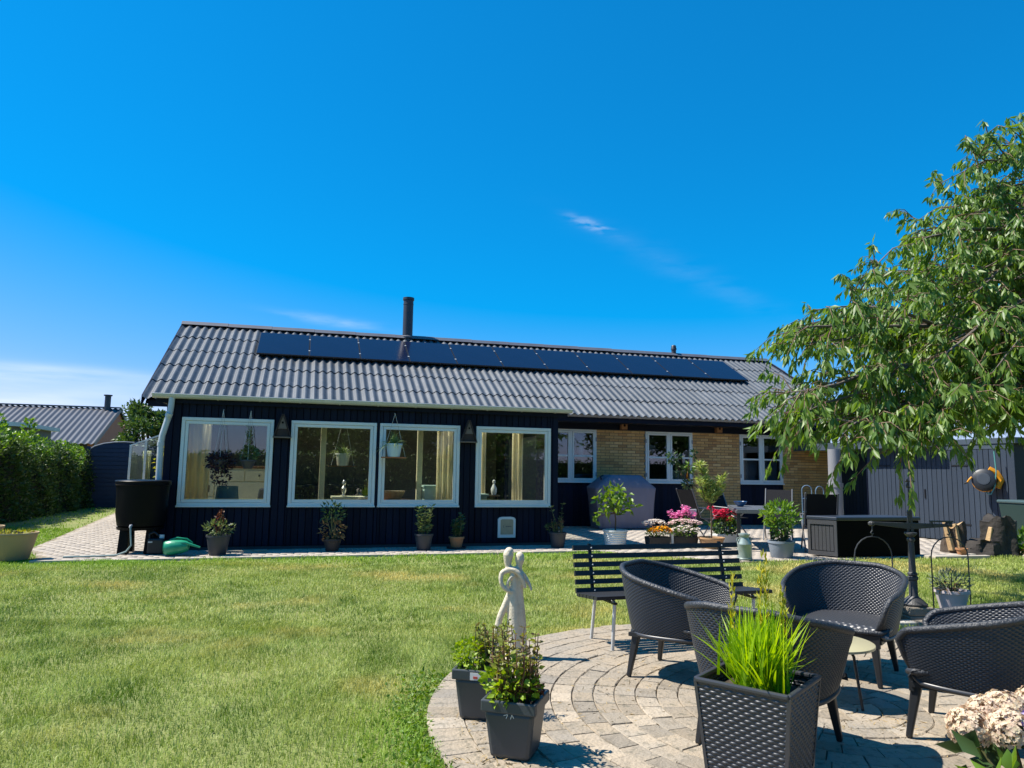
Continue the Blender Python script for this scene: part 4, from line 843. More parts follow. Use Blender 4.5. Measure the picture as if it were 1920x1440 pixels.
Ps = np.concatenate(Ps); Dl = rng.normal(size=Ps.shape); Dl[:, 2] -= .15; Vl, Fl = leaves(Ps, Dl, rng.uniform(.10, .17, len(Ps)), rng.uniform(.055, .085, len(Ps)))
for i in range(0, len(Ps)):
    me_f = np.array([[0, 2, 1], [0, 3, 2], [1, 2, 4], [2, 3, 4]]); np_mesh('leaf', Vl[i*5:i*5+5], me_f, LM['fresh'], t)
# flower boxes
m_boxb = mat('black_box', (.012, .012, .014), .5); m_white_p = mat('petal_white', (.80, .76, .68), .6, island=.5, col2=(.78, .62, .62), trans=.2); m_or = mat('petal_orange', (.85, .34, .01), .55, island=1, col2=(.85, .55, .02), trans=.2)
m_pk = mat('petal_pink', (.75, .16, .42), .55, island=1, col2=(.82, .40, .58), trans=.25); m_rd = mat('petal_red', (.62, .012, .04), .5, island=1, col2=(.75, .05, .10), trans=.2); m_lp = mat('petal_pale_pink', (.75, .52, .54), .6, island=1, col2=(.78, .7, .62), trans=.25)
def flowerbox(lab, loc, w_, cols, leaf):
    t = thing('flower_box', lab, 'flower box', loc, R(-3)); MB().taper(0, 0, 0, .20, w_*.45, .10, w_*.5, .12).build('box', m_boxb, t, bevel=.01); MB().box(-w_*.47, w_*.47, -.10, .10, .20, .205).build('soil', m_earth, t)
    bush(t, 170, (0, 0, .27), (w_*.55, .15, .10), .06, .03, leaf, 8, .2, .3)
    for mm, c, rad, k_, r_ in cols:
        d = sphere_dirs(k_, -.2, 1); flower_heads(t, np.array(c)+d*np.array(rad), r_, mm)
    return t
flowerbox('black flower box with orange flowers in front and white behind', (6.22, 12.05, .024), .42, [(m_or, (.02, -.07, .30), (.21, .11, .09), 90, .040), (m_white_p, (-.04, .06, .42), (.22, .12, .08), 90, .034)], 'bright')
flowerbox('black flower box with white and pale pink flowers', (6.78, 12.1, .024), .48, [(m_white_p, (0, -.08, .30), (.28, .12, .09), 80, .036), (m_lp, (.06, .06, .42), (.33, .12, .08), 120, .032)], 'bright')
t = thing('white_post', 'short white marker post between the two flower boxes', 'post', (6.50, 12.02, .024)); MB().box(-.022, .022, -.012, .012, 0, .23).build('shaft', m_white, t); MB().box(-.03, .03, -.02, .02, .23, .24).build('cap', m_white, t)
t = thing('potted_plant', 'oleander standard in a wide terracotta bowl on the terrace', 'potted plant', (7.20, 11.85, .024))
pot_round(t, .17, .225, .20, m_terra_p); b = MB(); b.tube([(0, 0, .16), (.01, 0, .5), (0, 0, .78)], [.016, .014, .013], 8)
Ps = []; Ds = []
for (x, y, z, n_) in ((-.20, 0, 1.52, 90), (-.12, .05, 1.42, 80), (-.25, -.02, 1.25, 60), (.24, 0, 1.28, 70), (.30, .05, 1.14, 50), (.10, -.05, 1.12, 50), (-.18, .06, 1.02, 50), (.16, .06, .98, 50), (0, 0, 1.2, 60), (-.05, -.06, .92, 40)):
    s0 = np.array([0, 0, .74]); e = np.array([x, y, z]); b.tube([s0, s0*.5+e*.5+np.array([x*.12, 0, -.02]), e], [.010, .008, .004], 6)
    for k_ in range(n_):
        u = 1-.65*rng.uniform(0, 1)**1.3; p = s0+(e-s0)*u; a = rng.uniform(0, 6.28); Ps.append(p); Ds.append((math.cos(a), math.sin(a), rng.uniform(.3, 1.1)))
b.build('trunk', m_bark, t, smooth='auto'); V_, F_ = leaves(np.array(Ps), np.array(Ds), rng.uniform(.11, .18, len(Ps)), .030); np_mesh('foliage', V_, F_, LM['oleander'], t)
def pelargonium(lab, loc, mm, w_, n_):
    t = thing('potted_plant', lab, 'potted plant', loc); MB().taper(0, 0, 0, .22, w_*.38, .12, w_*.42, .14).build('pot', m_white if 'red' in lab else m_gpot, t, bevel=.012); bush(t, 230, (0, 0, .34), (w_*.5, .2, .17), .075, .06, 'dark', 8, .2, .3); bush(t, 80, (0, -.05, .38), (w_*.5, .2, .15), .07, .055, 'bright', 0, .2, .3, name='young_leaves')
    for i in range(n_):
        c = np.array([rng.uniform(-.48, .48)*w_, rng.uniform(-.14, .1), rng.uniform(.46, .70)]); d = sphere_dirs(22); flower_heads(t, c+d*np.array([.065, .06, .045]), .032, mm, 5, 'blossom')
pelargonium('pink pelargonium in a pot behind the flower boxes', (7.05, 12.6, .024), m_pk, .56, 17); pelargonium('red pelargonium in a pale pot beside the oleander', (7.75, 12.3, .024), m_rd, .56, 15)
t = thing('milk_can', 'old grey-green milk can standing at the terrace edge', 'milk can', (6.80, 10.22, .024))
m_milk = mat('galvanised_green', (.36, .43, .39), .38, metal=.35, var=.5, vs=6, col2=(.28, .34, .33), dirt=((.22, .24, .22), 9, .5))
MB().lathe([(.115, 0), (.12, .012), (.12, .03), (.115, .035), (.115, .24), (.118, .245), (.11, .27), (.078, .335), (.075, .35), (.078, .37), (.092, .385), (.092, .405), (.07, .405), (.065, .38)], 32).build('body', m_milk, t, smooth='auto'); MB().lathe([(.062, .40), (.06, .415), (0, .42)], 24).build('lid', m_milk, t)
for s_ in (-1, 1): MB().tube([(s_*.10, 0, .285), (s_*.135, 0, .30), (s_*.125, 0, .345), (s_*.08, 0, .35)], .008, 6).build('handle', m_milk, t)
t = thing('potted_plant', 'leafy laurel bush in a large grey pot beside the storage box', 'potted plant', (7.62, 10.40, .024)); m_bpot = mat('grey_blue_pot', (.22, .26, .31), .6, var=.3, vs=5, col2=(.18, .21, .25))
pot_round(t, .17, .205, .27, m_bpot, rim=.04); bush(t, 300, (0, 0, .66), (.27, .25, .27), .11, .042, 'bright', 10, .22, .6); bush(t, 130, (0, 0, .42), (.14, .13, .16), .09, .035, 'dark', 4, .22, .2, name='inner_leaves'); bush(t, 40, (-.26, 0, .68), (.1, .08, .1), .11, .045, 'fresh', 2, .3, .4, name='side_shoot')
# storage box
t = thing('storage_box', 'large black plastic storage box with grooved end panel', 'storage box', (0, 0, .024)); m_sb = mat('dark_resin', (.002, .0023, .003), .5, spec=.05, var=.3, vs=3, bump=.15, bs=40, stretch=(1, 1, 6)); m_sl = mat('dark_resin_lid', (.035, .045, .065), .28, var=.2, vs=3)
A, B_, C_, D_ = (8.32, 10.62), (8.56, 10.20), (10.22, 10.17), (10.02, 10.72)
MB().prism([A, B_, C_, D_], 0.02, .60).build('body', m_sb, t, bevel=.01)
def off(p, k_): cx, cy = 9.28, 10.43; return (cx+(p[0]-cx)*k_, cy+(p[1]-cy)*(1+(k_-1)*3.2))
MB().prism([off(p, 1.025) for p in (A, B_, C_, D_)], .60, .665).build('lid', m_sl, t, bevel=.015)
for i in range(6):
    u0, u1 = .12+i*.128, .12+(i+1)*.128-.015; P0 = Vector((*A, 0)).lerp(Vector((*B_, 0)), u0); P1 = Vector((*A, 0)).lerp(Vector((*B_, 0)), u1); nn = Vector((-.42, -.24, 0)).normalized()*.012
    MB().hexa([P0+Vector((0, 0, .1)), P1+Vector((0, 0, .1)), P1+nn+Vector((0, 0, .1)), P0+nn+Vector((0, 0, .1)), P0+Vector((0, 0, .52)), P1+Vector((0, 0, .52)), P1+nn+Vector((0, 0, .52)), P0+nn+Vector((0, 0, .52))]).build('panel_board', mat('dark_resin_lit', (.055, .056, .062), .5, bump=.3, bs=50, stretch=(1, 1, 6)), t)  # paler resin: sunlight on the end panel is put into its colour
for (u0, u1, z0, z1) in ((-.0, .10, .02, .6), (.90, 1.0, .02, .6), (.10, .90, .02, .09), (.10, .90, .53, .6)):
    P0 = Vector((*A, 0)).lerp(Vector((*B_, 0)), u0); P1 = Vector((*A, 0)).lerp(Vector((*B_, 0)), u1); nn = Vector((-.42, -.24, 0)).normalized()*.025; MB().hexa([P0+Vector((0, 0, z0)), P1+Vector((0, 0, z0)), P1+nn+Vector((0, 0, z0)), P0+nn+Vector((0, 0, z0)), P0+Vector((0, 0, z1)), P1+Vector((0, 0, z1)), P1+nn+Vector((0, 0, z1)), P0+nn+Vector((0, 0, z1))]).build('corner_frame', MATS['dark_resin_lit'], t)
t = thing('potted_plant', 'slender sapling with few leaves before the middle small window', 'potted plant', (9.05, 15.9, .024)); pot_round(t, .13, .17, .30, m_wallpot)
MB().tube([(0, 0, .27), (-.02, 0, .9), (.0, 0, 1.3), (.03, 0, 1.75)], [.016, .012, .009, .004], 7).tube([(-.01, 0, 1.1), (-.25, 0, 1.45), (-.36, 0, 1.75)], [.008, .006, .003], 6).tube([(0, 0, 1.35), (.12, 0, 1.6), (.18, 0, 1.9)], [.007, .005, .003], 6).build('trunk', m_bark, t, smooth='auto')
bush(t, 70, (-.38, 0, 1.72), (.15, .1, .13), .13, .06, 'dark', 0, 0, -.2, name='upper_leaves'); bush(t, 40, (-.2, 0, 1.42), (.12, .08, .10), .12, .055, 'dark', 0, 0, -.3, name='side_leaves'); bush(t, 46, (.06, 0, 1.5), (.10, .08, .10), .12, .05, 'bright', 0, 0, -.3); bush(t, 50, (.02, 0, 1.08), (.14, .1, .10), .12, .05, 'olive', 0, 0, -.3, name='lower_leaves'); bush(t, 30, (.16, 0, 1.8), (.06, .06, .14), .10, .045, 'dark', 0, 0, -.3, name='top_leaves')
# dining table and chairs
m_alu = mat('grey_alu', (.16, .165, .175), .45, metal=.4, var=.2); m_mesh = mat('sling_mesh', (.014, .014, .016), .8, spec=.15, bump=.3, bs=200)
t = thing('garden_table', 'long grey metal garden table on the terrace', 'table', (8.25, 12.0, .024), R(-28))
for i in range(5): MB().box(-.42+i*.17, -.42+i*.17+.162, -.95, .95, .70, .725).build('slat', m_alu, t)
MB().box(-.44, .44, -.97, -.93, .66, .70).box(-.44, .44, .93, .97, .66, .70).box(-.44, -.40, -.93, .93, .66, .70).box(.40, .44, -.93, .93, .66, .70).build('apron', m_alu, t)
for sx in (-1, 1):
    for sy in (-1, 1): MB().box(sx*.40-.03, sx*.40+.03, sy*.92-.03, sy*.92+.03, 0, .70).build('leg', m_black, t)
def gchair(loc, rz, lab, tilt=.22):
    t = thing('garden_chair', lab, 'chair', loc, rz, 'folding chairs at the terrace table')
    MB().box(-.25, .25, -.24, .24, .42, .44).build('seat', m_mesh, t); MB().hexa([(-.25, .23, .45), (.25, .23, .45), (.25, .25, .45), (-.25, .25, .45), (-.25, .23+tilt, 1.02), (.25, .23+tilt, 1.02), (.25, .25+tilt, 1.02), (-.25, .25+tilt, 1.02)]).build('backrest', m_mesh, t)
    for s_ in (-1, 1):
        MB().tube([(s_*.27, -.26, 0), (s_*.27, .1, .42), (s_*.27, .25, .48), (s_*.27, .24+tilt, 1.04)], .014, 6).build('frame', m_alu, t); MB().tube([(s_*.27, .3, 0), (s_*.27, 0, .42), (s_*.27, -.24, .64), (s_*.27, .28, .66)], .014, 6).build('leg', m_alu, t)
gchair((7.85, 13.2, .024), R(95), 'dark sling chair at the left end of the terrace table'); gchair((8.75, 13.6, .024), R(20), 'dark sling chair behind the terrace table near oleander'); gchair((9.6, 13.2, .024), R(-40), 'dark sling chair with tilted back at right of terrace table', .34); gchair((9.0, 11.2, .024), R(150), 'dark sling chair in front of the terrace table')
t = tag(MB().prism([(-.10, -.01), (.10, -.01), (.10, .012), (-.10, .012)], 0, .26).build('towel', mat('white_towel', (.74, .72, .70), .95, bump=.6, bs=40), bevel=.006, loc=(7.32, 12.75, .42)), 'white towel hanging over a terrace chair behind the pink flowers', 'towel'); t.rotation_euler = (R(6), 0, R(10))
t = lathed('blue_bowl', 'blue bowl on the grey terrace table', 'bowl', (8.15, 12.35, .752), [(.05, 0), (.11, .06), (.13, .10), (.12, .10), (.09, .05), (0, .015)], mat('blue_glaze', (.03, .12, .30), .3))
# arched trellis frames by the brick wall
m_lb = mat('pale_blue_metal', (.13, .22, .32), .45)
def arched(loc, lab, w_, h, rz):
    t = thing('arched_frame', lab, 'garden frame', loc, rz, 'arched metal frames by the brick wall'); arc = [(-w_/2, 0, 0), (-w_/2, 0, h-w_/2)]+[(w_/2*math.cos(a), 0, h-w_/2+w_/2*math.sin(a)) for a in [math.pi*(1-q/8) for q in range(9)]][1:]+[(w_/2, 0, 0)]
    MB().tube(arc, .011, 6).build('outer_arch', m_lb, t)
    for z in (.12, .38, .64): MB().tube([(-w_/2, 0, z*h/.9), (w_/2, 0, z*h/.9)], .011, 6).build('crossbar', m_lb, t)
    MB().box(-w_/2+.02, w_/2-.02, .012, .016, .05, h-.25).build('dark_panel', mat('dark_blue_panel', (.02, .04, .08), .4), t)
arched((11.75, 15.0, .024), 'pale blue arched frame beside the brick wall, left of two', .22, 1.10, R(-30)); arched((12.12, 15.0, .024), 'pale blue arched frame with crossbars, right of two by the brick wall', .25, 1.08, R(5))
t = thing('round_column', 'thick grey round column with joint band beside the brick wall', 'column', (12.75, 15.2, .024)); m_col = mat('grey_column', (.27, .27, .28), .6, var=.35, vs=3, col2=(.21, .21, .22))
MB().lathe([(.17, 0), (.17, 1.16), (0.0, 1.16)], 28).build('lower_shaft', m_col, t, smooth='auto'); MB().lathe([(.155, 1.16), (.15, 2.0)], 28).build('upper_shaft', m_col, t, smooth='auto'); MB().lathe([(.17, 1.05), (.185, 1.06), (.185, 1.16), (.16, 1.165)], 28).build('joint_band', m_col, t, smooth='auto')
# shed
SX = 13.3; t = thing('shed', 'blue-grey board shed with flat roof right of the house', 'shed', (SX+1.2, 13, 0)); SO = (-(SX+1.2), -13, 0)
m_shed = mat('shed_board', (0.029, 0.043, 0.066), .6, orand=.12, var=.5, vs=3, col2=(0.023, 0.034, 0.053), bump=.2, bs=30, stretch=(5, 5, .6)); m_shed_t = mat('shed_trim', (.06, .08, .105), .55, var=.3, vs=4)
wl = MB().box(SX+.03, SX+2.4, 10.9, 14.7, 0, 2.04).build('wall', mat('shed_gap', (.02, .025, .035), .8), t, loc=SO)
k = 0; y = 10.9; bq = .128
sbm = MB().box(0, .022, .007, bq-.007, 0, 1.92).mesh('board', m_shed)
while y < 14.65:
    o = bpy.data.objects.new('board', sbm); C.objects.link(o); o.parent = wl; o.location = (SX-rng.uniform(0, .004), y, .04); y += bq; k += 1
y = 14.74; x = SX-.02
dbm = MB().box(0, .11, 0, .02, 0, 1.95).mesh('board', m_navy)
while x < SX+.3: o = bpy.data.objects.new('board', dbm); C.objects.link(o); o.parent = wl; o.location = (x, 14.71, .02); x += .115
MB().box(SX-.01, SX+.028, 10.88, 14.7, 1.955, 2.045).build('top_rail', m_shed_t, t, loc=SO); MB().box(SX-.03, SX+2.5, 10.8, 12.45, 2.05, 2.17).box(SX-.27, SX+2.5, 12.45, 17.1, 2.05, 2.17).build('roof', m_shed_t, t, loc=SO, bevel=.01)
MB().box(SX-.30, SX-.272, 12.45, 17.1, 2.02, 2.20).build('fascia', m_shed_t, t, loc=SO)
for yy, zz_ in ((14.2, 1.62), (14.2, .4), (12.1, 1.62), (12.1, .4)): MB().box(SX-.012, SX-.004, yy-.2, yy+.2, zz_-.015, zz_+.015).build('hinge', m_black, t, loc=SO)
MB().box(SX-.02, SX-.004, 13.0, 13.03, .9, 1.1).build('door_handle', m_black, t, loc=SO)
MB().box(SX-.014, SX-.004, 10.86, 10.93, .02, 2.0).build('corner_board', m_shed, t, loc=SO)
# carport side wall closing the gap between house and shed
t = thing('garden_wall', 'dark boarded wall in the gap between house and shed', 'wall', (15.4, 17.3, 0)); MB().box(-1.05, 1.5, 0, .06, 0, 2.2).build('back', m_navy_dark, t)
for i in range(18): MB().box(-1.04+i*.12, -1.04+i*.12+.112, -.02, 0, 0, 2.2).build('board', m_navy, t)
# hose reel
t = thing('hose_reel', 'black and orange hose reel mounted on the shed wall', 'hose reel', (13.04, 11.32, 1.33), R(35)); m_orange = mat('orange_plastic', (.75, .30, .01), .4); m_reel = mat('reel_grey', (.018, .021, .027), .45)
MB().lathe([(.0, -.11), (.16, -.11), (.205, -.085), (.215, -.05), (.215, .06), (.19, .08)], 32).xf(Matrix.Rotation(R(100), 4, 'Y')).build('drum', m_reel, t, smooth='auto')
MB().lathe([(.09, -.122), (.115, -.12), (.12, -.111)], 28).xf(Matrix.Rotation(R(100), 4, 'Y')).build('hub_ring', mat('reel_dark', (.04, .05, .065), .5), t)
MB().lathe([(.222, .06), (.225, .075), (.225, .115), (.21, .12), (.2, .09)], 32).xf(Matrix.Rotation(R(100), 4, 'Y')).build('rim', m_orange, t, smooth='auto')
MB().tube([(.03, -.08, .21), (.06, -.20, .14), (.08, -.27, 0), (.06, -.20, -.15)], .065, 8).build('bracket_arm', m_orange, t, smooth='auto'); MB().box(.10, .2, -.16, .02, -.1, .1).build('wall_bracket', m_black, t, bevel=.01)
MB().tube([(-.1, .20, .05), (-.14, .24, 0), (-.14, .27, -.05)], .018, 8).build('crank', m_orange, t); MB().tube([(-.14, .27, -.05), (-.15, .33, -.08)], .016, 8).build('crank_grip', m_black, t)
t = tag(MB().tube([(13.1, 11.12, 1.9), (13.1, 11.1, 1.5), (13.08, 11.13, 1.2), (13.05, 11.2, 1.05), (13.08, 11.3, 1.06), (13.1, 11.36, 1.12)], .012, 6).build('hose_loop', mat('hose_teal', (.10, .30, .28), .5), smooth='auto'), 'thin teal hose hanging in a loop beside the hose reel', 'hose')
# bins at the right edge
t = thing('wheelie_bin', 'dark green bin behind the shrub at the right edge', 'bin', (13.0, 10.5, .024), R(-5)); m_bin = mat('bin_green', (.02, .045, .04), .45)
MB().taper(0, 0, .06, .88, .2, .22, .26, .3).build('body', m_bin, t, bevel=.02); MB().box(-.28, .28, -.32, .32, .88, .94).build('lid', mat('bin_lid', (.06, .10, .105), .4), t, bevel=.02)
for s_ in (-1, 1): MB().lathe([(.09, -.03), (.09, .03)], 16).xf(Matrix.Translation((s_*.2, .22, .09)) @ Matrix.Rotation(R(90), 4, 'Y')).build('wheel', m_black, t)
# tree stumps
def stump_shape(r_, h, seed, n=26, rows=9, leanx=0.0, flare=1.35):
    q = random.Random(seed); ph = [q.uniform(0, 6.28) for _ in range(6)]; vs = []; fs = []
    for i in range(rows):
        u = i/(rows-1)
        for k_ in range(n):
            a = 2*math.pi*k_/n; rr = r_*(1+(flare-1)*(1-u)**2)*(1+.13*math.sin(3*a+ph[0]+u*2)+.09*math.sin(5*a+ph[1]-u*3)+.06*math.sin(9*a+ph[2])+q.uniform(-.05, .05)); vs.append((rr*math.cos(a)+leanx*u, rr*math.sin(a), u*h*(1+.10*math.sin(2*a+ph[3])*u+.05*math.sin(7*a+ph[4])*u)))
    for i in range(rows-1):
        for k_ in range(n): fs.append((i*n+k_, i*n+(k_+1) % n, (i+1)*n+(k_+1) % n, (i+1)*n+k_))
    return vs, fs, n, rows
m_trunk = mat('rough_bark', (.085, .062, .045), .9, var=.8, vs=6, col2=(.035, .027, .02), bump=1, bs=18); m_cut = mat('cut_wood', (.50, .34, .17), .8, var=.7, vs=9, col2=(.34, .21, .10), bump=.4, bs=30); m_char = mat('dark_bark', (.028, .024, .022), .9, var=.7, vs=5, col2=(.06, .05, .04), bump=1, bs=14)
def stump(lab, loc, r_, h, seed, m, lx=0, splits=()):
    t = thing('tree_stump', lab, 'stump', loc, 0, 'weathered stumps at the terrace edge'); vs, fs, n_, rows = stump_shape(r_, h, seed, leanx=lx)
    MB().add(vs, fs).build('bark', m, t, smooth='auto'); top = [vs[(rows-1)*n_+k_] for k_ in range(n_)]; cz = sum(p[2] for p in top)/n_; MB().add([(lx, 0, cz-.02)]+[(x, y, z-.004) for x, y, z in top], [(0, 1+k_, 1+(k_+1) % n_) for k_ in range(n_)]).build('cut_face', m_cut if m is m_trunk else m, t)
    for (p0, p1, ww) in splits: MB().bar(p0, p1, ww, .07, ww*.7, .05).build('split_wood', m_cut, t, bevel=.01)
stump('split pale-wood stump at the end of the storage box', (11.42, 10.55, .024), .17, .50, 3, m_trunk, -.05, (((-.22, -.1, .05), (-.30, -.05, .56), .10), ((-.12, -.16, .1), (-.15, -.12, .52), .09)))
stump('low dark root lying between the two tall stumps', (11.62, 10.28, .024), .25, .24, 5, m_char, .05); stump('tall charred hollow stump at the right of the storage box', (12.0, 10.25, .024), .25, .62, 9, m_char, .03, (((-.27, -.08, .22), (-.22, -.10, .48), .10),))
t = thing('potted_plant', 'small empty-looking terracotta pot beside the low root', 'potted plant', (10.95, 10.02, .024)); pot_round(t, .06, .085, .14, m_terra); bush(t, 12, (0, 0, .15), (.05, .05, .03), .04, .015, 'dry', 0)
t = thing('shrub', 'low bright green leafy shrub at right of the stumps', 'shrub', (12.55, 10.02, .0)); bush(t, 420, (0, 0, .22), (.42, .3, .24), .09, .06, 'bright', 10, 0, .5); bush(t, 60, (-.2, -.15, .1), (.2, .15, .06), .06, .03, 'dry', 0, 0, 0, name='withered_leaves')
MB().tube([(0, 0, 0), (.02, 0, .2)], .02, 6).build('trunk', m_bark, t)
for i, (x, y, rz, lab) in enumerate(((10.7, 10.02, 4, 'grey edging plank at the lawn edge near the small pot'), (10.75, 9.86, -3, 'second edging plank lying in the grass near the small pot'), (12.6, 9.72, -4, 'pale edging slab under the green shrub at right'))):
    t = thing('edging_plank', lab, 'plank', (x, y, .03), R(rz), 'edging planks at the lawn edge'); MB().box(-.55, .55, -.05, .05, -.03, .03).build('board', m_kerb, t, bevel=.006); MB().box(-.56, -.54, -.055, .055, -.03, .02).build('end_cap', m_kerb, t)

# ================================================================ PATIO FURNITURE
m_wick = mat('wicker', (0.038, 0.040, 0.047), .36, var=.3, vs=8, col2=(0.045, 0.047, 0.053), spec=.55)
m_leg = mat('chair_leg', (0.016, 0.017, 0.019), .4)
def weave_grid(S, nu, nv, amp, ribs, rows, flat=1.0, wv=.55):
    """surface S(u,v) displaced into a basket weave; returns verts, quads"""
    u = np.linspace(0, 1, nu); v = np.linspace(0, 1, nv); U, Vv = np.meshgrid(u, v, indexing='ij'); P = S(U, Vv); e = 1e-3
    du = S(np.clip(U+e, 0, 1), Vv)-S(np.clip(U-e, 0, 1), Vv); dv = S(U, np.clip(Vv+e, 0, 1))-S(U, np.clip(Vv-e, 0, 1)); Nn = np.cross(du, dv); Nn /= np.maximum(np.linalg.norm(Nn, axis=2, keepdims=True), 1e-9)
    rr = Vv*rows; ri = np.floor(np.minimum(rr, rows-1e-6)); ft = rr-ri; prof = np.sqrt(np.clip(1-(2*ft-1)**2, 0, 1)); sgn = np.where(ri % 2 == 0, 1, -1)
    cw = np.cos(math.pi*ribs*U); cw = np.sign(cw)*np.abs(cw)**flat; d = amp*(wv*sgn*cw*prof + .85*prof)
    P = P + Nn*d[..., None]; idx = np.arange(nu*nv).reshape(nu, nv)
    F = np.stack([idx[:-1, :-1], idx[1:, :-1], idx[1:, 1:], idx[:-1, 1:]], -1).reshape(-1, 4); return P.reshape(-1, 3), F
def shell_pt(t, w_):
    """tub chair shell, t in -1..1 from right arm round the back to the left arm, w_ 0 bottom .. 1 rim"""
    ph = math.pi + t*R(128); at = np.abs(t)
    ztop = .735 - .165*np.clip((at-.18)/.82, 0, 1)**1.15; zb = .285 + .02*at; end = np.clip((at-.93)/.07, 0, 1)
    ztop = ztop - .045*end**2; zb = zb + .05*end**2
    z = zb + (ztop-zb)*w_; fl = .80 + .20*w_**.8
    n_ = 2.5; c_, s_ = np.cos(ph), np.sin(ph); k_ = (np.abs(c_)**n_+np.abs(s_)**n_)**(-1/n_)
    x = c_*k_*.40*fl; y = s_*k_*.405*fl
    x = np.where(at > .55, x + .035*(at-.55)/.45, x)
    return np.stack([x, y, z], -1)
def make_chair(label, loc, rz):
    t = thing('wicker_armchair', label, 'armchair', loc, rz, 'black wicker armchairs round the patio table')
    So = lambda u, v: shell_pt(1-2*u, v); V1, F1 = weave_grid(So, 561, 145, .0046, 112, 36, .8, .8)
    def Si(u, v):
        p = shell_pt(2*u-1, v); c_ = np.array([.02, 0, 0]); q = p.copy(); d = p[..., :2]-c_[:2]; L = np.linalg.norm(d, axis=-1, keepdims=True); q[..., :2] = p[..., :2]-d/L*.022; return q
    V2, F2 = weave_grid(Si, 561, 145, .0046, 112, 36, .8, .8)
    V_, F_ = cat([(V1, F1), (V2, F2)]); np_mesh('woven_shell', V_, F_, m_wick, t, True)
    rim = []
    tt = np.linspace(-1, 1, 90); top = shell_pt(tt, np.ones(90)); bot = [shell_pt(np.array(s_), np.array(w_)) for s_, w_ in ((-1, 0.), (-1, .5))]
    pts = [tuple(bot[0]), tuple(bot[1])]+[tuple(p) for p in top]+[tuple(shell_pt(np.array(1.), np.array(w_))) for w_ in (.5, 0.)]
    c_ = Vector((.02, 0, 0)); pp = []
    for p in pts:
        p = Vector(p); d = (p-c_); d.z = 0; pp.append(p-d.normalized()*.011)
    rb = MB(); rb.tube(pp, .0195, 10); rb_o = rb.build('rim_roll', mat('wicker_rim', (0.034, 0.036, 0.041), .45, bump=.45, bs=70, stretch=(1, 1, 1)), t, smooth=True)
    bt = [Vector(p) for p in shell_pt(np.linspace(-1, 1, 60), np.zeros(60))]; MB().tube(bt, .014, 8).build('lower_roll', m_wick, t, smooth=True)
    # seat
    def Ss(u, v):
        y = (u*2-1); x = v; hw = .335*np.sqrt(np.clip(1-np.clip((.0-x*.62+.30-.30), -1, 1)**2*0, 0, 1)); X = -.30+x*.555; half = np.where(X < -.02, .335*np.sqrt(np.clip(1-((X+.02)/.29)**2, 0.02, 1)), .335); front = np.clip((x-.9)/.1, 0, 1)
        return np.stack([X, y*half, .375 - .012*np.cos(y*1.3)*0 - .05*front**2 + .012*(1-y*y)], -1)
    V_, F_ = weave_grid(Ss, 161, 121, -.0035, 30, 30); np_mesh('seat', V_, F_, m_wick, t, True)
    MB().tube([(.15, -.325, .372), (.225, -.315, .362), (.258, -.285, .352), (.266, -.15, .348), (.268, 0, .35), (.266, .15, .348), (.258, .285, .352), (.225, .315, .362), (.15, .325, .372)], .017, 10).build('seat_front_roll', MATS['wicker_rim'], t, smooth=True)
    MB().box(-.27, .25, -.29, .29, .275, .30).build('seat_frame', m_leg, t); MB().box(.235, .262, -.28, .28, .25, .33).build('front_rail', m_leg, t)
    for sx, sy in ((1, 1), (1, -1), (-1, 1), (-1, -1)):
        MB().bar((sx*.225, sy*.235, .315), (sx*.275, sy*.275, 0), .055, .055, .03, .03).build('leg', m_leg, t, bevel=.008)
    return t
ch0 = make_chair('black wicker armchair seen from its side, in front of the bench', (2.51, 4.54, .032), R(-50))
c1 = dup(ch0); c1['label'] = 'black wicker armchair facing the viewer at the far side of the patio table'; c1.location = (3.66, 4.32, .032); c1.rotation_euler = (0, 0, R(-144))
c2 = dup(ch0); c2['label'] = 'black wicker armchair at the right edge behind the hydrangea'; c2.location = (3.45, 3.13, .032); c2.rotation_euler = (0, 0, R(123))
c3 = dup(ch0); c3['label'] = 'black wicker armchair turned away, behind the wicker planter'; c3.location = (2.33, 3.32, .032); c3.rotation_euler = (0, 0, R(34))
for q_ in (ch0, c1, c2, c3): q_.scale = (.955, .955, .955)
t = thing('patio_table', 'small round gold-topped table between the wicker armchairs', 'table', (3.115, 3.85, .032), R(20))
MB().lathe([(.262, .325), (.275, .327), (.275, .34), (.27, .343), (0, .343)], 40).build('tabletop', mat('gold_top', (.62, .55, .33), .35, metal=.25, var=.2, vs=4), t, smooth='auto')
for a in (-95, 25, 145):
    a_ = R(a-20+18); MB().tube([(.13*math.cos(a_), .13*math.sin(a_), .322), (.17*math.cos(a_), .17*math.sin(a_), .315), (.19*math.cos(a_), .19*math.sin(a_), .29), (.235*math.cos(a_), .235*math.sin(a_), 0)], .0085, 8).build('leg', m_leg, t, smooth='auto')
MB().lathe([(.15, .312), (.16, .324)], 24).build('under_ring', m_leg, t)
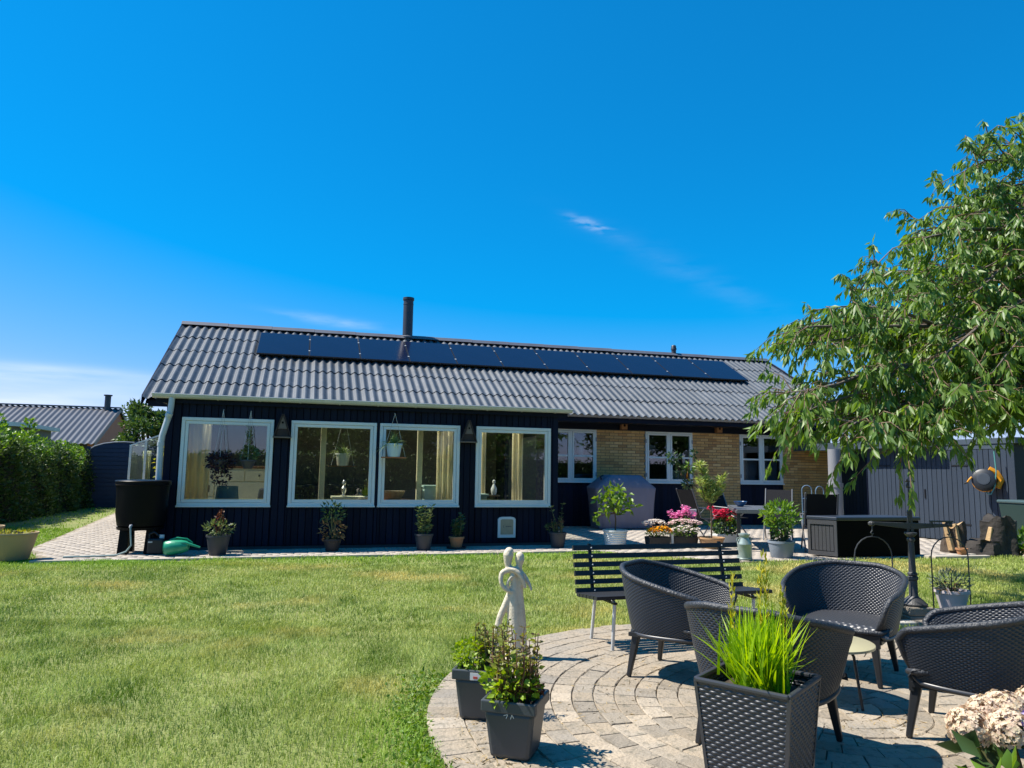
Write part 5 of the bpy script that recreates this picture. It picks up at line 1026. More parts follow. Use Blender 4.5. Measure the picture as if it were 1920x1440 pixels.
# bench
t = thing('park_bench', 'black slatted garden bench with white steel legs on the lawn edge', 'bench', (2.93, 5.62, 0), R(1.5)); m_slat = mat('black_slat', (.022, .023, .026), .5, var=.3, vs=4, bump=.15, bs=30, stretch=(1, 8, 8)); m_wsteel = mat('white_steel', (.62, .63, .62), .35, var=.2)
sl = MB().box(-.78, .78, -.014, .014, -.03, .03).mesh('backrest_slat', m_slat)
for i in range(6):
    o = bpy.data.objects.new('backrest_slat', sl); C.objects.link(o); o.parent = t; z = .46+i*.066; z -= .035; o.location = (0, -.02+(z-.42)*.22, z); o.rotation_euler = (R(-12), 0, 0); o.scale = (1, 1, .66)
ss = MB().box(-.78, .78, -.028, .028, -.013, .013).mesh('seat_slat', m_slat)
for i in range(6):
    o = bpy.data.objects.new('seat_slat', ss); C.objects.link(o); o.parent = t; o.location = (0, -.06-i*.068, .40+.006*i)
for sx in (-.62, .62):
    MB().tube([(sx, -.36, .41), (sx, -.40, .385), (sx, -.36, .02), (sx, -.34, .012), (sx, .02, .012), (sx, .04, .02), (sx, -.04, .385)], .014, 8).build('leg', m_wsteel, t, smooth='auto')
    MB().bar((sx, -.42, .385), (sx, -.02, .385), .03, .015).build('seat_bearer', m_black, t); MB().bar((sx, .005, .37), (sx, .085, .785), .028, .014, ref=(0, 1, 0)).build('back_strut', m_black, t)
    for i in range(6): z = .425+i*.066; MB().ball((sx, -.036+(z-.42)*.22, z), .007, 6).build('bolt', m_gutter, t)
# wicker planter with ornamental grass
t = thing('planter', 'tall square black wicker planter with lime green ornamental grass', 'planter', (1.925, 2.815, .032), R(-55))
hb, ht, HH = .155, .196, .47
def side(k_):
    a = k_*math.pi/2; ca, sa_ = math.cos(a), math.sin(a)
    def S(u, v):
        h_ = hb+(ht-hb)*v; x = (2*u-1)*h_; y = -h_; return np.stack([x*ca-y*sa_, x*sa_+y*ca, v*HH], -1)
    return weave_grid(S, 131, 193, .0052, 16, 32, .7, .5)
for k_ in range(4): V_, F_ = side(k_); np_mesh('woven_side', V_, F_, m_wick, t, True)
for k_ in range(4):
    a = k_*math.pi/2; MB().bar((ht*math.cos(a)-ht*math.sin(a), ht*math.sin(a)+ht*math.cos(a), HH+.004), (-ht*math.cos(a)-ht*math.sin(a), -ht*math.sin(a)+ht*math.cos(a), HH+.004), .022, .02).build('rim_bar', m_wick, t, bevel=.006)
    MB().bar((hb*math.cos(a)-hb*math.sin(a), hb*math.sin(a)+hb*math.cos(a), .0), (ht*math.cos(a)-ht*math.sin(a), ht*math.sin(a)+ht*math.cos(a), HH), .014, .014).build('corner_bar', m_wick, t)
MB().taper(0, 0, .05, HH-.05, hb-.02, hb-.02, ht-.03, ht-.03).build('liner', m_black, t); MB().box(-ht+.035, ht-.035, -ht+.035, ht-.035, HH-.05, HH-.045).build('soil', m_earth, t)
n = 560; a = rng.uniform(0, 6.28, n); el = np.clip(np.abs(rng.normal(1.28, .23, n)), .5, 1.55); D = np.stack([np.cos(a)*np.cos(el), np.sin(a)*np.cos(el), np.sin(el)], 1); B0 = np.stack([rng.normal(0, .038, n), rng.normal(0, .038, n), np.full(n, HH-.05)], 1)
V_, F_ = strips(B0, D, rng.uniform(.18, .43, n), rng.uniform(.009, .015, n), rng.uniform(.04, .28, n), 5); m_lime = mat('ornamental_grass', (.40, .58, .012), .45, island=1, col2=(.26, .42, .015), trans=.45); np_mesh('foliage', V_, F_, m_lime, t)
n = 46; B0 = np.stack([rng.normal(0, .06, n), rng.normal(0, .05, n), np.full(n, HH)], 1); D = np.stack([rng.normal(0, .06, n), rng.normal(0, .06, n), np.ones(n)], 1); V_, F_ = strips(B0, D, rng.uniform(.20, .36, n), .013, 0.03, 4); np_mesh('tall_blades', V_, F_, m_lime, t)
for (x, y, h_) in ((-.10, -.02, .42), (.02, .0, .47), (.035, .02, .52), (.10, .05, .38)):
    P_ = np.stack([np.full(60, x)+rng.normal(0, .006, 60), np.full(60, y)+rng.normal(0, .006, 60), HH+h_*rng.uniform(.45, 1, 60)], 1); Dq = rng.normal(size=(60, 3))*.25; Dq[:, 2] += 1; V_, F_ = leaves(P_, Dq, .035, .008); np_mesh('flower_spike', V_, F_, mat('spike_tip', (.50, .52, .03), .6, island=1, col2=(.42, .34, .02), trans=.3), t)
# two square pots
m_sq = mat('slate_plastic', (0.050, 0.058, 0.066), .45, var=.35, vs=6, col2=(0.065, 0.072, 0.08), bump=.05)
def sqpot(label, loc, rz, s_=1.0):
    t = thing('potted_plant', label, 'potted plant', loc, rz, 'square slate pots of mint'); h = .27*s_; r0, r1 = .098*s_, .135*s_
    MB().taper(0, 0, 0, h-.05, r0, r0, r1-.012, r1-.012).build('pot', m_sq, t, bevel=.02); rimb = MB(); q = r1
    for (x0, x1, y0, y1) in ((-q, q, -q, -q+.018), (-q, q, q-.018, q), (-q, -q+.018, -q+.018, q-.018), (q-.018, q, -q+.018, q-.018)): rimb.box(x0, x1, y0, y1, h-.055, h)
    rimb.build('rim', m_sq, t, bevel=.007); MB().box(-q+.019, q-.019, -q+.019, q-.019, h-.06, h-.03).build('soil', m_earth, t); return t, h
t, h = sqpot('slate square pot with tall flowering mint in front of the statue', (1.04, 3.50, .032), R(-33))
spikes(t, 34, (0, 0, h-.03), .10, .34, 9, .038, .022, 'mint', lean=.22, stem_m=mat('mint_stem', (.16, .07, .04), .7)); bush(t, 260, (-.02, -.03, h+.06), (.14, .12, .10), .042, .028, 'lime', 6, h-.03, .2, name='low_leaves'); bush(t, 90, (.03, -.02, h+.05), (.11, .1, .06), .035, .02, 'red', 0, h, .2, name='withered_leaves')
mk = MB()
for (p, q) in (((-.022, .13), (-.002, .137)), ((-.002, .137), (-.010, .118)), ((.012, .117), (.018, .137)), ((.018, .137), (.028, .122))): mk.bar((p[0], -.1225, p[1]+.075), (q[0], -.1235, q[1]+.075), .004, .003)
mk.build('chalk_mark', mat('chalk', (.7, .7, .68), .9), t)
t, h = sqpot('slate square pot with lime green herb behind the front pot', (1.005, 4.06, .032), R(-28))
bush(t, 420, (-.06, -.01, h+.055), (.10, .12, .09), .026, .018, 'lime', 8, h-.03, .4); spikes(t, 22, (.05, .02, h-.03), .07, .27, 8, .034, .02, 'mint', lean=.22, name='mint_shoots')
MB().box(-.03, .055, -.1375, -.1355, h-.05, h-.012).build('plant_label', mat('label_card', (.72, .70, .68), .7), t); MB().box(-.012, .012, -.1395, -.138, h-.042, h-.03).build('label_print', mat('label_red', (.55, .08, .05), .7), t)
# statue
m_stat = mat('cream_stone', (.66, .58, .43), .75, var=.4, vs=5, col2=(.56, .48, .35), bump=.25, bs=60, dirt=((.36, .33, .24), 7, .5))
def hull(tubes, balls, name, parent, m, vox=.006):
    b = MB()
    for pts, rad in tubes:
        P_ = [Vector(p) for p in pts]; out_ = []; ro = []
        for i in range(len(P_)-1):
            p0, p1, p2, p3 = P_[max(i-1, 0)], P_[i], P_[i+1], P_[min(i+2, len(P_)-1)]
            for k_ in range(6):
                u = k_/6; out_.append(.5*((2*p1)+(-p0+p2)*u+(2*p0-5*p1+4*p2-p3)*u*u+(-p0+3*p1-3*p2+p3)*u**3)); ro.append(rad[i]+(rad[i+1]-rad[i])*u)
        out_.append(P_[-1]); ro.append(rad[-1]); b.tube(out_, ro, 14)
    for c_, r_, sz in balls: b.ball(c_, r_, 16, sz)
    o = b.build(name, m, parent, smooth=True); r_ = o.modifiers.new('fuse', 'REMESH'); r_.mode = 'VOXEL'; r_.voxel_size = vox; r_.use_smooth_shade = True; s_ = o.modifiers.new('soft', 'SMOOTH'); s_.iterations = 5; s_.factor = .5; return o
t = thing('statue', 'slender cream stone statue of an embracing couple behind the mint pots', 'statue', (1.50, 5.2, 0), R(-14))
hull([([(.035, 0, .03), (.025, 0, .25), (.020, 0, .46), (.022, 0, .56), (.008, 0, .655)], [.070, .056, .040, .032, .024]),
      ([(.080, .01, .03), (.070, .01, .30), (.055, .01, .48), (.060, .01, .60), (.055, .005, .67)], [.046, .040, .034, .030, .020]),
      ([(-.095, 0, .03), (-.105, 0, .16), (-.085, 0, .30), (-.035, 0, .42), (.0, 0, .50)], [.040, .026, .024, .027, .03]),
      ([(-.015, -.01, .655), (-.070, -.02, .635), (-.078, -.03, .575), (-.050, -.03, .525), (.005, -.025, .50)], [.022, .019, .016, .015, .016]),
      ([(-.03, -.01, .66), (.03, -.035, .655), (.075, -.04, .60), (.10, -.03, .53)], [.020, .018, .016, .013]),
      ([(.07, 0, .63), (.10, .01, .60), (.13, .0, .55), (.145, -.01, .515)], [.022, .018, .014, .009]),
      ([(.02, -.02, .62), (-.01, -.03, .60), (-.03, -.035, .56), (-.02, -.03, .53)], [.014, .012, .011, .012]),
      ([(-.015, 0, .64), (-.028, 0, .70), (-.026, 0, .76), (-.02, 0, .785)], [.018, .026, .040, .034]),
      ([(.05, 0, .64), (.055, 0, .69), (.058, 0, .725), (.058, 0, .745)], [.016, .024, .036, .034])], [((-.02, 0, .785), .034, 1.0), ((.058, 0, .748), .034, 1.1), ((.145, -.01, .515), .010, 1.0), ((.012, 0, .655), .026, 1.0)], 'figures', t, m_stat)
MB().lathe([(.13, 0), (.135, .02), (.125, .045), (.0, .045)], 28).build('plinth', m_stat, t, smooth='auto')
# balance scale with hanging pots
t = thing('balance_scale', 'dark cast iron balance scale on a stone block in the lawn', 'balance scale', (5.62, 5.70, 0), R(-12)); m_iron = mat('cast_iron', (.055, .058, .065), .5, metal=.4, var=.5, vs=10, col2=(.11, .105, .10), bump=.2, bs=80); m_blk = mat('weathered_block', (.26, .225, .18), .9, var=.7, vs=7, col2=(.17, .15, .12), bump=.6, bs=40); m_blk2 = mat('pale_block', (.50, .47, .42), .9, var=.4, vs=7, bump=.4, bs=40)
MB().box(-.125, .125, -.125, .125, .0, .085).build('stone_block', m_blk, t, bevel=.012); MB().box(-.12, .12, -.12, .12, .087, .165).build('stone_block', m_blk, t, bevel=.012)
MB().lathe([(.115, .166), (.118, .185), (.10, .20), (.075, .225), (.045, .25), (.04, .26), (.038, .40), (.048, .405), (.048, .43), (.035, .44), (.044, .45), (.044, .465), (.032, .475), (.026, .76), (.034, .765), (.036, .785), (.024, .80), (.055, .83), (.055, .845), (.0, .85)], 24).build('column', m_iron, t, smooth='auto')
for s_ in (-1, 1): MB().bar((s_*.022, 0, .84), (s_*.012, 0, 1.03), .012, .02).build('upright', m_iron, t)
MB().lathe([(.012, -.01), (.022, -.01), (.022, .01), (.012, .01)], 16).xf(Matrix.Translation((0, 0, 1.04)) @ Matrix.Rotation(R(90), 4, 'X')).build('top_eye', m_iron, t)
MB().tube([(0, 0, 1.05), (0, 0, 1.30), (0, 0, 1.36)], [.007, .006, .003], 8).build('pointer_rod', m_iron, t)
MB().ball((-.012, 0, 1.335), .016, 8).box(.0, .07, -.006, .006, 1.325, 1.333).box(.0, .055, -.006, .006, 1.265, 1.28).ball((-.01, 0, 1.29), .014, 8, 1.8).build('ornament', m_iron, t)
MB().bar((0, 0, .905), (-.37, 0, .93), .02, .06, .02, .028).bar((0, 0, .905), (.37, 0, .915), .02, .06, .02, .028).build('beam', m_iron, t, bevel=.004)
MB().box(.20, .43, -.012, .012, .945, .96).box(.21, .225, -.01, .01, .90, .945).box(.405, .42, -.01, .01, .90, .945).build('poise_rail', m_iron, t)
for s_ in (-1, 1): MB().ball((s_*.385, 0, .925), .032, 10, .8).build('beam_end', m_iron, t); MB().tube([(s_*.38, 0, .90), (s_*.38, 0, .86), (s_*.395, 0, .84), (s_*.38, 0, .82), (s_*.37, 0, .835)], .006, 6).build('hook', m_iron, t)
for s_ in (-1, 1):
    x0 = s_*.38; arc = [(x0-.185, 0, .10), (x0-.185, 0, .62)]+[(x0+.185*math.cos(a), 0, .62+.185*math.sin(a)) for a in [math.pi*(1-q/10) for q in range(1, 10)]]+[(x0+.185, 0, .62), (x0+.185, 0, .10)]
    MB().tube(arc, .006, 6).build('hanger', m_iron, t); MB().lathe([(.19, .075), (.21, .08), (.21, .10), (.19, .102), (0, .10)], 28, (x0, 0, 0)).build('pan', mat('pale_pan', (.42, .45, .45), .45, metal=.3, var=.4, vs=7), t, smooth='auto')
for i, (x, y, rz) in enumerate(((-.25, -.18, 0), (-.02, -.2, 3), (.3, -.15, -2))): o = MB().box(-.115, .115, -.07, .07, -.02, .06).build('edging_block', m_blk2 if i == 0 else m_blk, t, bevel=.01); o.location = (x, y, 0); o.rotation_euler = (0, 0, R(rz))
cs, sn = math.cos(R(-12)), math.sin(R(-12))
def onscale(x): return (5.62+x*cs, 5.70+x*sn, .103)
m_zinc = mat('pale_grey_pot', (.58, .49, .50), .55, var=.3, vs=5, col2=(.40, .43, .44))
for x, lab in ((.38, 'pale grey pot with silvery lavender on the right scale pan'), (-.38, 'pale grey pot with lavender on the left scale pan, behind the armchair')):
    t = thing('potted_plant', lab, 'potted plant', onscale(x), 0, 'lavender pots on the scale'); pot_round(t, .10, .142, .21, m_zinc); bush(t, 260, (0, 0, .28), (.17, .16, .10), .065, .012, 'sage', 8, .18, .7); bush(t, 60, (-.08, -.05, .24), (.1, .08, .05), .05, .012, 'dry', 0, .18, .1, name='dry_tips')
# hydrangea
t = thing('hydrangea', 'fading cream and violet hydrangea heads at the lower right corner', 'hydrangea', (2.955, 2.37, -.03))
m_hyd = mat('petal_hydrangea', (.74, .66, .43), .75, island=1, col2=(.66, .52, .40), var=.5, vs=5, trans=.25); m_hyv = mat('petal_violet', (.20, .12, .42), .7, island=1, col2=(.42, .36, .55), trans=.2)
heads = [(-.16, .20, .34, .085), (-.06, .10, .35, .085), (.06, .22, .38, .09), (.10, .06, .33, .09), (.20, .12, .36, .09), (.0, -.04, .27, .09), (.14, -.06, .27, .09), (.28, .24, .38, .09), (.28, .0, .31, .09), (-.02, .24, .37, .08)]; b = MB()
for i, (x, y, z, r_) in enumerate(heads):
    d = sphere_dirs(240, -.5, 1); P_ = np.array([x, y, z])+d*r_*rng.uniform(.85, 1.08, (240, 1)); parts = []
    for k_ in range(4):
        aux = rng.normal(size=(240, 3)); tng = unit(np.cross(d, aux)); D = tng+d*.35; parts.append(leaves(P_, D, rng.uniform(.014, .022, 240), .018, d+rng.normal(size=(240, 3))*.3, fold=.15, curl=.25))
    V_, F_ = cat(parts); np_mesh('flower_head', V_, F_, m_hyd, t); b.tube([(x*.3, y*.3, 0), (x*.7, y*.7, z*.6), (x, y, z-.02)], [.009, .007, .005], 6)
for c_, nn in (((-.02, .04, .385), 36), ((.10, .10, .42), 22), ((.02, .0, .345), 20)):
    P_ = np.array(c_)+rng.normal(size=(nn, 3))*.022; V_, F_ = leaves(P_, rng.normal(size=(nn, 3))+np.array([-.3, -.4, .4]), .026, .02); np_mesh('violet_florets', V_, F_, m_hyv, t)
b.build('stem', m_stem, t); bush(t, 90, (0, .02, .22), (.30, .28, .12), .12, .075, 'dark', 0, .05, .1); bush(t, 40, (-.15, -.02, .20), (.16, .18, .08), .12, .07, 'bright', 0, .05, .2, name='outer_leaves')
# terracotta tub at the left edge
t = thing('planter_tub', 'wide buff terracotta tub at the left edge of the path', 'planter', (-3.93, 11.95, .024)); pot_round(t, .22, .305, .38, mat('buff_terracotta', (.44, .31, .16), .85, var=.6, vs=3, col2=(.34, .26, .16), bump=.2, bs=50), rim=.03); bush(t, 120, (0, 0, .37), (.27, .27, .02), .05, .03, 'yellow', 0, .3, .5); 
t = thing('planter_tub', 'second buff tub cut off at the left picture edge', 'planter', (-4.5, 12.35, .024)); pot_round(t, .22, .30, .44, MATS['buff_terracotta']); bush(t, 60, (0, 0, .42), (.25, .25, .02), .05, .03, 'dry', 0, .3, .5)

# ================================================================ HEDGE, TREES, NEIGHBOURS
def leafcloud(n, c, rad, L, W, lm, parent, name, shell=.55, up_=.3, droop=0., out_=.8):
    d = sphere_dirs(n); rr = (shell+(1-shell)*rng.uniform(0, 1, n))[:, None]; P_ = np.array(c)+d*np.array(rad)*rr; D = d*out_+rng.normal(size=(n, 3))*.7; D[:, 2] += up_-droop
    return leaves(P_, D, rng.uniform(.7, 1.25, n)*L, rng.uniform(.8, 1.2, n)*W)
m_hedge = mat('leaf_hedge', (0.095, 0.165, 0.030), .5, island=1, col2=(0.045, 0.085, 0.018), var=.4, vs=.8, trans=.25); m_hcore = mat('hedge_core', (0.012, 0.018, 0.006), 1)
t = thing('hedge', 'tall dense green hedge along the left side of the garden', 'hedge', (-7.0, 19.5, 0)); b = MB(); pts = []
ny = 30; prof_h = []
for i in range(ny):
    y = -6.5+i*.46; hgt = 1.68+.18*math.sin(i*.9)+.12*math.sin(i*2.3) + (.35 if i < 14 else 0) - (.15 if i > 22 else 0); prof_h.append((y, hgt))
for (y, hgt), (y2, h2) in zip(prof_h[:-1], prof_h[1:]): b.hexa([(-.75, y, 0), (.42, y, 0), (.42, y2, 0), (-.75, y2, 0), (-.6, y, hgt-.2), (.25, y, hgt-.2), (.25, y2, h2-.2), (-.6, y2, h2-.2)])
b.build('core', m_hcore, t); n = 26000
yy = rng.uniform(-6.5, 6.8, n); hh = np.interp(yy, [q[0] for q in prof_h], [q[1] for q in prof_h]); u = rng.uniform(0, 1, n); sidef = rng.uniform(0, 1, n) < .62
lump = .14*np.sin(yy*3.1)+.10*np.sin(yy*7.3+u*9)
xx = np.where(sidef, .45-.18*u+lump*.7+rng.normal(0, .06, n), rng.uniform(-.75, .4, n)); zq = np.where(sidef, u*hh, hh-.12+np.abs(rng.normal(0, .10, n))+lump*.5); P_ = np.stack([xx, yy, zq], 1); D = np.stack([np.where(sidef, .8, 0), np.zeros(n), np.where(sidef, .35, .9)], 1)+rng.normal(size=(n, 3))*.6
V_, F_ = leaves(P_, D, rng.uniform(.06, .12, n), rng.uniform(.035, .06, n)); tag(np_mesh('foliage', V_, F_, m_hedge, t), kind='stuff')
b = MB()
for i in range(12): y = -6+i*1.1; b.tube([(0, y, 0), (.03, y+.05, 1.0)], [.05, .03], 6)
b.build('stem', m_bark, t)
P2 = []; 
for (y, z, k_) in ((1.2, 1.75, 500), (2.6, 1.7, 300), (4.6, 1.65, 550), (5.6, 1.6, 350), (-.5, 1.95, 350)):
    d = sphere_dirs(k_); P2.append(np.array([.05, y, z])+d*np.array([.4, .55, .38]))
P2 = np.concatenate(P2); D = rng.normal(size=P2.shape); D[:, 2] += .8; V_, F_ = leaves(P2, D, rng.uniform(.07, .13, len(P2)), .05); np_mesh('lit_shoots', V_, F_, LM['bright'], t)  # brighter leaf colour stands for sun on the hedge top
P3 = []; D3 = []
for (x, y, z, hgt) in ((.1, 1.9, 1.65, .85), (.0, 2.3, 1.65, .55), (-.1, .4, 1.9, .6)):
    for k_ in range(150): u = rng.uniform(0, 1); r_ = .30*(1-u)+.04; a = rng.uniform(0, 6.28); P3.append((x+r_*math.cos(a), y+r_*math.sin(a), z+u*hgt)); D3.append((math.cos(a)*.6, math.sin(a)*.6, .5))
V_, F_ = leaves(np.array(P3), np.array(D3)+rng.normal(size=(len(P3), 3))*.3, .12, .06); tag(np_mesh('tall_shoots', V_, F_, LM['bright'], t), kind='stuff')
# arched fence panel
t = thing('fence_panel', 'dark blue arched fence panel beyond the hedge', 'fence', (-5.95, 26.0, 0)); m_fence = mat('blue_fence', (.022, .036, .078), .7, var=.4, vs=4)
pts = [(-.68, 0), (.62, 0), (.62, 2.08), (.3, 2.10), (0, 2.08), (-.3, 2.03), (-.55, 1.94), (-.68, 1.84)]; MB().prismy(pts, 0, .02).build('backing', m_fence, t)
for i in range(15):
    z = i*.135; w1 = .62; w0 = -.68 if z+.13 < 1.84 else -.45 if z < 1.95 else -.2; MB().box(w0, w1, -.022, -.002, z+.01, min(z+.127, 2.02)).build('slat', m_fence, t)
for x in (-.72, .66): MB().box(x-.05, x+.05, -.05, .05, 0, 1.95 if x < 0 else 2.15).build('post', m_fence, t)
arc = [(x, -.01, z+.015) for x, z in pts[2:]]; MB().tube(arc, .022, 6).build('top_rail', mat('fence_cap', (.22, .25, .30), .6), t)
for i in range(3):
    t = thing('fence_panel', ('straight dark blue fence panel hidden behind the greenhouse', 'dark blue fence panel behind the rain barrel', 'far dark blue fence panel behind the house corner')[i], 'fence', (-4.5+i*1.5, 26.05, 0), 0, 'dark blue fence panels'); MB().box(-.7, .7, 0, .02, 0, 2.0).build('backing', m_fence, t)
    for k_ in range(14): MB().box(-.7, .7, -.022, -.002, k_*.14+.01, k_*.14+.13).build('slat', m_fence, t)
# greenhouse
t = thing('greenhouse', 'small glass lean-to greenhouse at the left of the house', 'greenhouse', (-3.75, 20.4, 0)); m_gh = mat('greenhouse_alu', (.85, .85, .80), .45, var=.2); m_ghg = glass_mat('greenhouse_glass', (.82, .88, .86), 1.5, .06)
W_, D_, H1, H2 = 1.05, 1.6, 1.86, 2.5
for x in np.linspace(-.52, .52, 4):
    MB().box(x-.028, x+.028, -.03, .03, 0, H1+(x+.52)*.42).build('post', m_gh, t); MB().bar((x, 0, H1+(x+.52)*.42), (x, D_, H1+(x+.52)*.42), .03, .03).build('purlin', m_gh, t)
for y in (0, .8, 1.6): MB().bar((-.55, y, H1), (.55, y, H1+.46), .035, .04).build('rafter', m_gh, t)
for z in (.05, .9): MB().bar((-.52, 0, z), (.52, 0, z), .03, .03).build('sill_bar', m_gh, t)
MB().box(-.54, -.50, .02, D_, 0, H1).build('side_frame', m_gh, t)
for i in range(3): x0 = -.52+i*.3467; MB().prismy([(x0+.02, .05), (x0+.327, .05), (x0+.327, H1+(i+1)*.145-.02), (x0+.02, H1+i*.145-.02)], .0, .006).build('pane', m_ghg, t)
MB().hexa([(-.54, 0, H1+.02), (.54, 0, H1+.475), (.54, D_, H1+.475), (-.54, D_, H1+.02), (-.54, 0, H1+.026), (.54, 0, H1+.481), (.54, D_, H1+.481), (-.54, D_, H1+.026)]).build('roof_pane', m_ghg, t)
for i, x in enumerate((-.3, .05)):
    o = curtain(x-3.75, x-3.55, 20.75, .3, 1.75, ('pale shade curtain inside the greenhouse on the left', 'pale shade curtain inside the greenhouse on the right')[i], 'x', 3); o['group'] = 'greenhouse shade curtains'
t = thing('shrub', 'yellow-green shrub behind the downpipe at the house corner', 'shrub', (-3.1, 19.4, 0)); V_, F_ = leafcloud(1500, (0, 0, 1.15), (.42, .5, 1.1), .09, .05, 'yellow', t, 'foliage', .3); np_mesh('foliage', V_, F_, LM['yellow'], t); MB().tube([(0, 0, 0), (0, 0, 1.2)], [.04, .02], 6).build('trunk', m_bark, t)
# neighbour houses
t = thing('neighbour_house', 'neighbouring brick house with corrugated dark roof beyond the hedge', 'house', (-16, 44, 0)); m_nb = mat('red_brick_far', (.34, .14, .10), .9, var=.5, vs=3, col2=(.26, .11, .08))
e0, e1, rY, eY, eZ, rZ = -14, 5.2, 4.2, -1.0, 2.45, 4.72
MB().box(e0+.5, e1-.5, 0, 8.2, 0, 2.45).prismx([(0, 2.45), (8.2, 2.45), (4.2, 4.3)], e1-.52, e1-.50).build('wall', m_nb, t); MB().prismx([(eY+.4, 2.2), (9.0, 2.2), (9.0, 2.45), (rY, rZ-.12), (eY+.4, 2.52)], e1-.4, e1-.12).build('gable', m_nb, t)
nn = int((e1-e0)/.30); vs = []; fs = []; nk = nn*6
for (y, z) in ((eY, eZ), (rY, rZ), (9.4, eZ)):
    for k_ in range(nk+1): x = e0+k_*(e1-e0)/nk; vs.append((x, y, z+.032*math.cos(2*math.pi*k_/6)))
for r_ in range(2):
    for k_ in range(nk): a = r_*(nk+1)+k_; fs.append((a, a+1, a+nk+2, a+nk+1))
rf = MB().add(vs, fs).build('roof', mat('far_roof', (.07, .075, .09), .45, var=.4, vs=1), t, smooth='auto'); MB().box(e0, e1, rY-.15, rY+.15, rZ+.02, rZ+.09).build('ridge_tile', m_ridge, rf)
MB().lathe([(.17, rZ-.2), (.17, rZ+.72), (.24, rZ+.74), (.24, rZ+.80), (0, rZ+.82)], 14, (e1-.7, rY-.2, 0)).build('chimney', m_flue, rf); MB().bar((e1+.01, eY, eZ-.05), (e1+.01, rY, rZ-.05), .05, .22).bar((e1+.01, 9.4, eZ-.05), (e1+.01, rY, rZ-.05), .05, .22).build('barge_board', m_black, rf)
wdo = MB().box(2.2, 3.4, -.04, .0, .9, 2.0).build('window', m_frame, t); MB().box(2.3, 3.3, -.05, -.04, 1.0, 1.9).build('pane', m_cell, wdo); MB().box(e0+.5, e1-.5, -.02, .0, 2.1, 2.45).build('painted_eave_shade', m_black, t)  # black strip under the eave stands in for its shade
t = thing('garden_shed', 'flat-roofed grey shed behind the hedge at the left picture edge', 'shed', (-10.6, 24.8, 0)); MB().box(-3, 2.3, 0, 3, 0, 2.5).build('wall', mat('grey_shed', (.13, .14, .15), .8, var=.3), t); MB().hexa([(-3.2, -.25, 2.62), (2.5, -.25, 2.46), (2.5, 3.2, 2.46), (-3.2, 3.2, 2.62), (-3.2, -.25, 2.74), (2.5, -.25, 2.58), (2.5, 3.2, 2.58), (-3.2, 3.2, 2.74)]).build('roof', m_gutter, t)
# trees in the background
def tree(label, loc, h, rad, n, lm, L, W, lobes, seed, group=None, shell=.3):
    q = np.random.default_rng(seed); t = thing('tree', label, 'tree', loc, 0, group); parts = []; b = MB(); b.tube([(0, 0, 0), (.05, 0, h*.35), (0, .05, h*.7)], [.12*h/5, .09*h/5, .04*h/5], 8)
    for i in range(lobes):
        d = q.normal(size=3); d /= np.linalg.norm(d); c = np.array([0, 0, h*.62])+d*np.array([rad[0], rad[1], h*.28])*q.uniform(.45, .9); r_ = q.uniform(.28, .48)*rad[0]; parts.append(leafcloud(n//lobes, c, (r_*1.15, r_*1.15, r_*.8), L, W, lm, t, '', shell)); b.tube([(0, 0, h*.35), tuple((np.array([0, 0, h*.4])+c)/2), tuple(c)], [.05*h/5, .035*h/5, .015*h/5], 6)
    V_, F_ = cat(parts); np_mesh('crown', V_, F_, LM[lm] if isinstance(lm, str) else lm, t); b.build('trunk', m_bark, t); return t
m_tl = mat('leaf_tree_mid', (0.085, 0.15, 0.03), .45, island=1, col2=(0.04, 0.08, 0.02), trans=.25); LM['tree'] = m_tl
tree('green leafy tree rising behind the left corner of the house', (-6.9, 36, 0), 4.6, (1.35, 1.4), 5200, 'tree', .20, .10, 16, 4)
tree('low dark tree behind the fence left of the house', (-5.2, 33, 0), 3.2, (1.6, 1.4), 3000, 'tree', .18, .09, 9, 6)
tree('green tree behind the shed at the right edge', (20, 21, 0), 4.0, (2.2, 2.2), 4000, 'tree', .18, .09, 12, 8)
# garden behind the viewpoint, seen mirrored in the panes
tree('broad tree behind the viewpoint mirrored in the left panes', (-8.2, -11, 0), 6.0, (2.4, 2.4), 4200, 'tree', .26, .14, 12, 11, 'trees mirrored in the windows'); tree('dense tree behind the viewpoint mirrored in the right panes', (3.8, -10, 0), 4.8, (3.0, 2.2), 7500, 'tree', .26, .14, 12, 12, 'trees mirrored in the windows')
tree('tall tree behind the viewpoint at the right', (9, -9, 0), 6.5, (3.4, 2.6), 4800, 'tree', .26, .14, 12, 13, 'trees mirrored in the windows'); tree('far tree behind the viewpoint mirrored in the small windows', (17, -6, 0), 7.0, (3.6, 3.0), 4800, 'tree', .26, .14, 12, 14, 'trees mirrored in the windows')
tree('round tree added behind the viewpoint to darken the second pane', (0.6, -12.5, 0), 4.6, (2.0, 1.8), 6000, 'tree', .28, .15, 14, 15, 'trees mirrored in the windows'); tree('tall dark tree added behind the viewpoint to darken the small panes', (23, -7, 0), 7.5, (3.6, 3.0), 6500, 'tree', .3, .16, 14, 16, 'trees mirrored in the windows'); tree('farthest tree added behind the viewpoint to darken the small panes', (30, -6, 0), 7.5, (3.8, 3.0), 6500, 'tree', .3, .16, 14, 17, 'trees mirrored in the windows')  # trees added out of view to darken the sky mirrored in the panes
t = thing('hedge', 'green hedge behind the viewpoint mirrored in the panes', 'hedge', (4, -8, 0)); MB().box(-16, 34, -.5, .4, 0, 1.9).build('core', m_hcore, t); n = 22000; P_ = np.stack([rng.uniform(-16, 34, n), .42+rng.normal(0, .08, n), rng.uniform(0, 2.05, n)], 1); V_, F_ = leaves(P_, rng.normal(size=(n, 3))+np.array([0, .6, .4]), .16, .09); tag(np_mesh('foliage', V_, F_, m_hedge, t), kind='stuff')
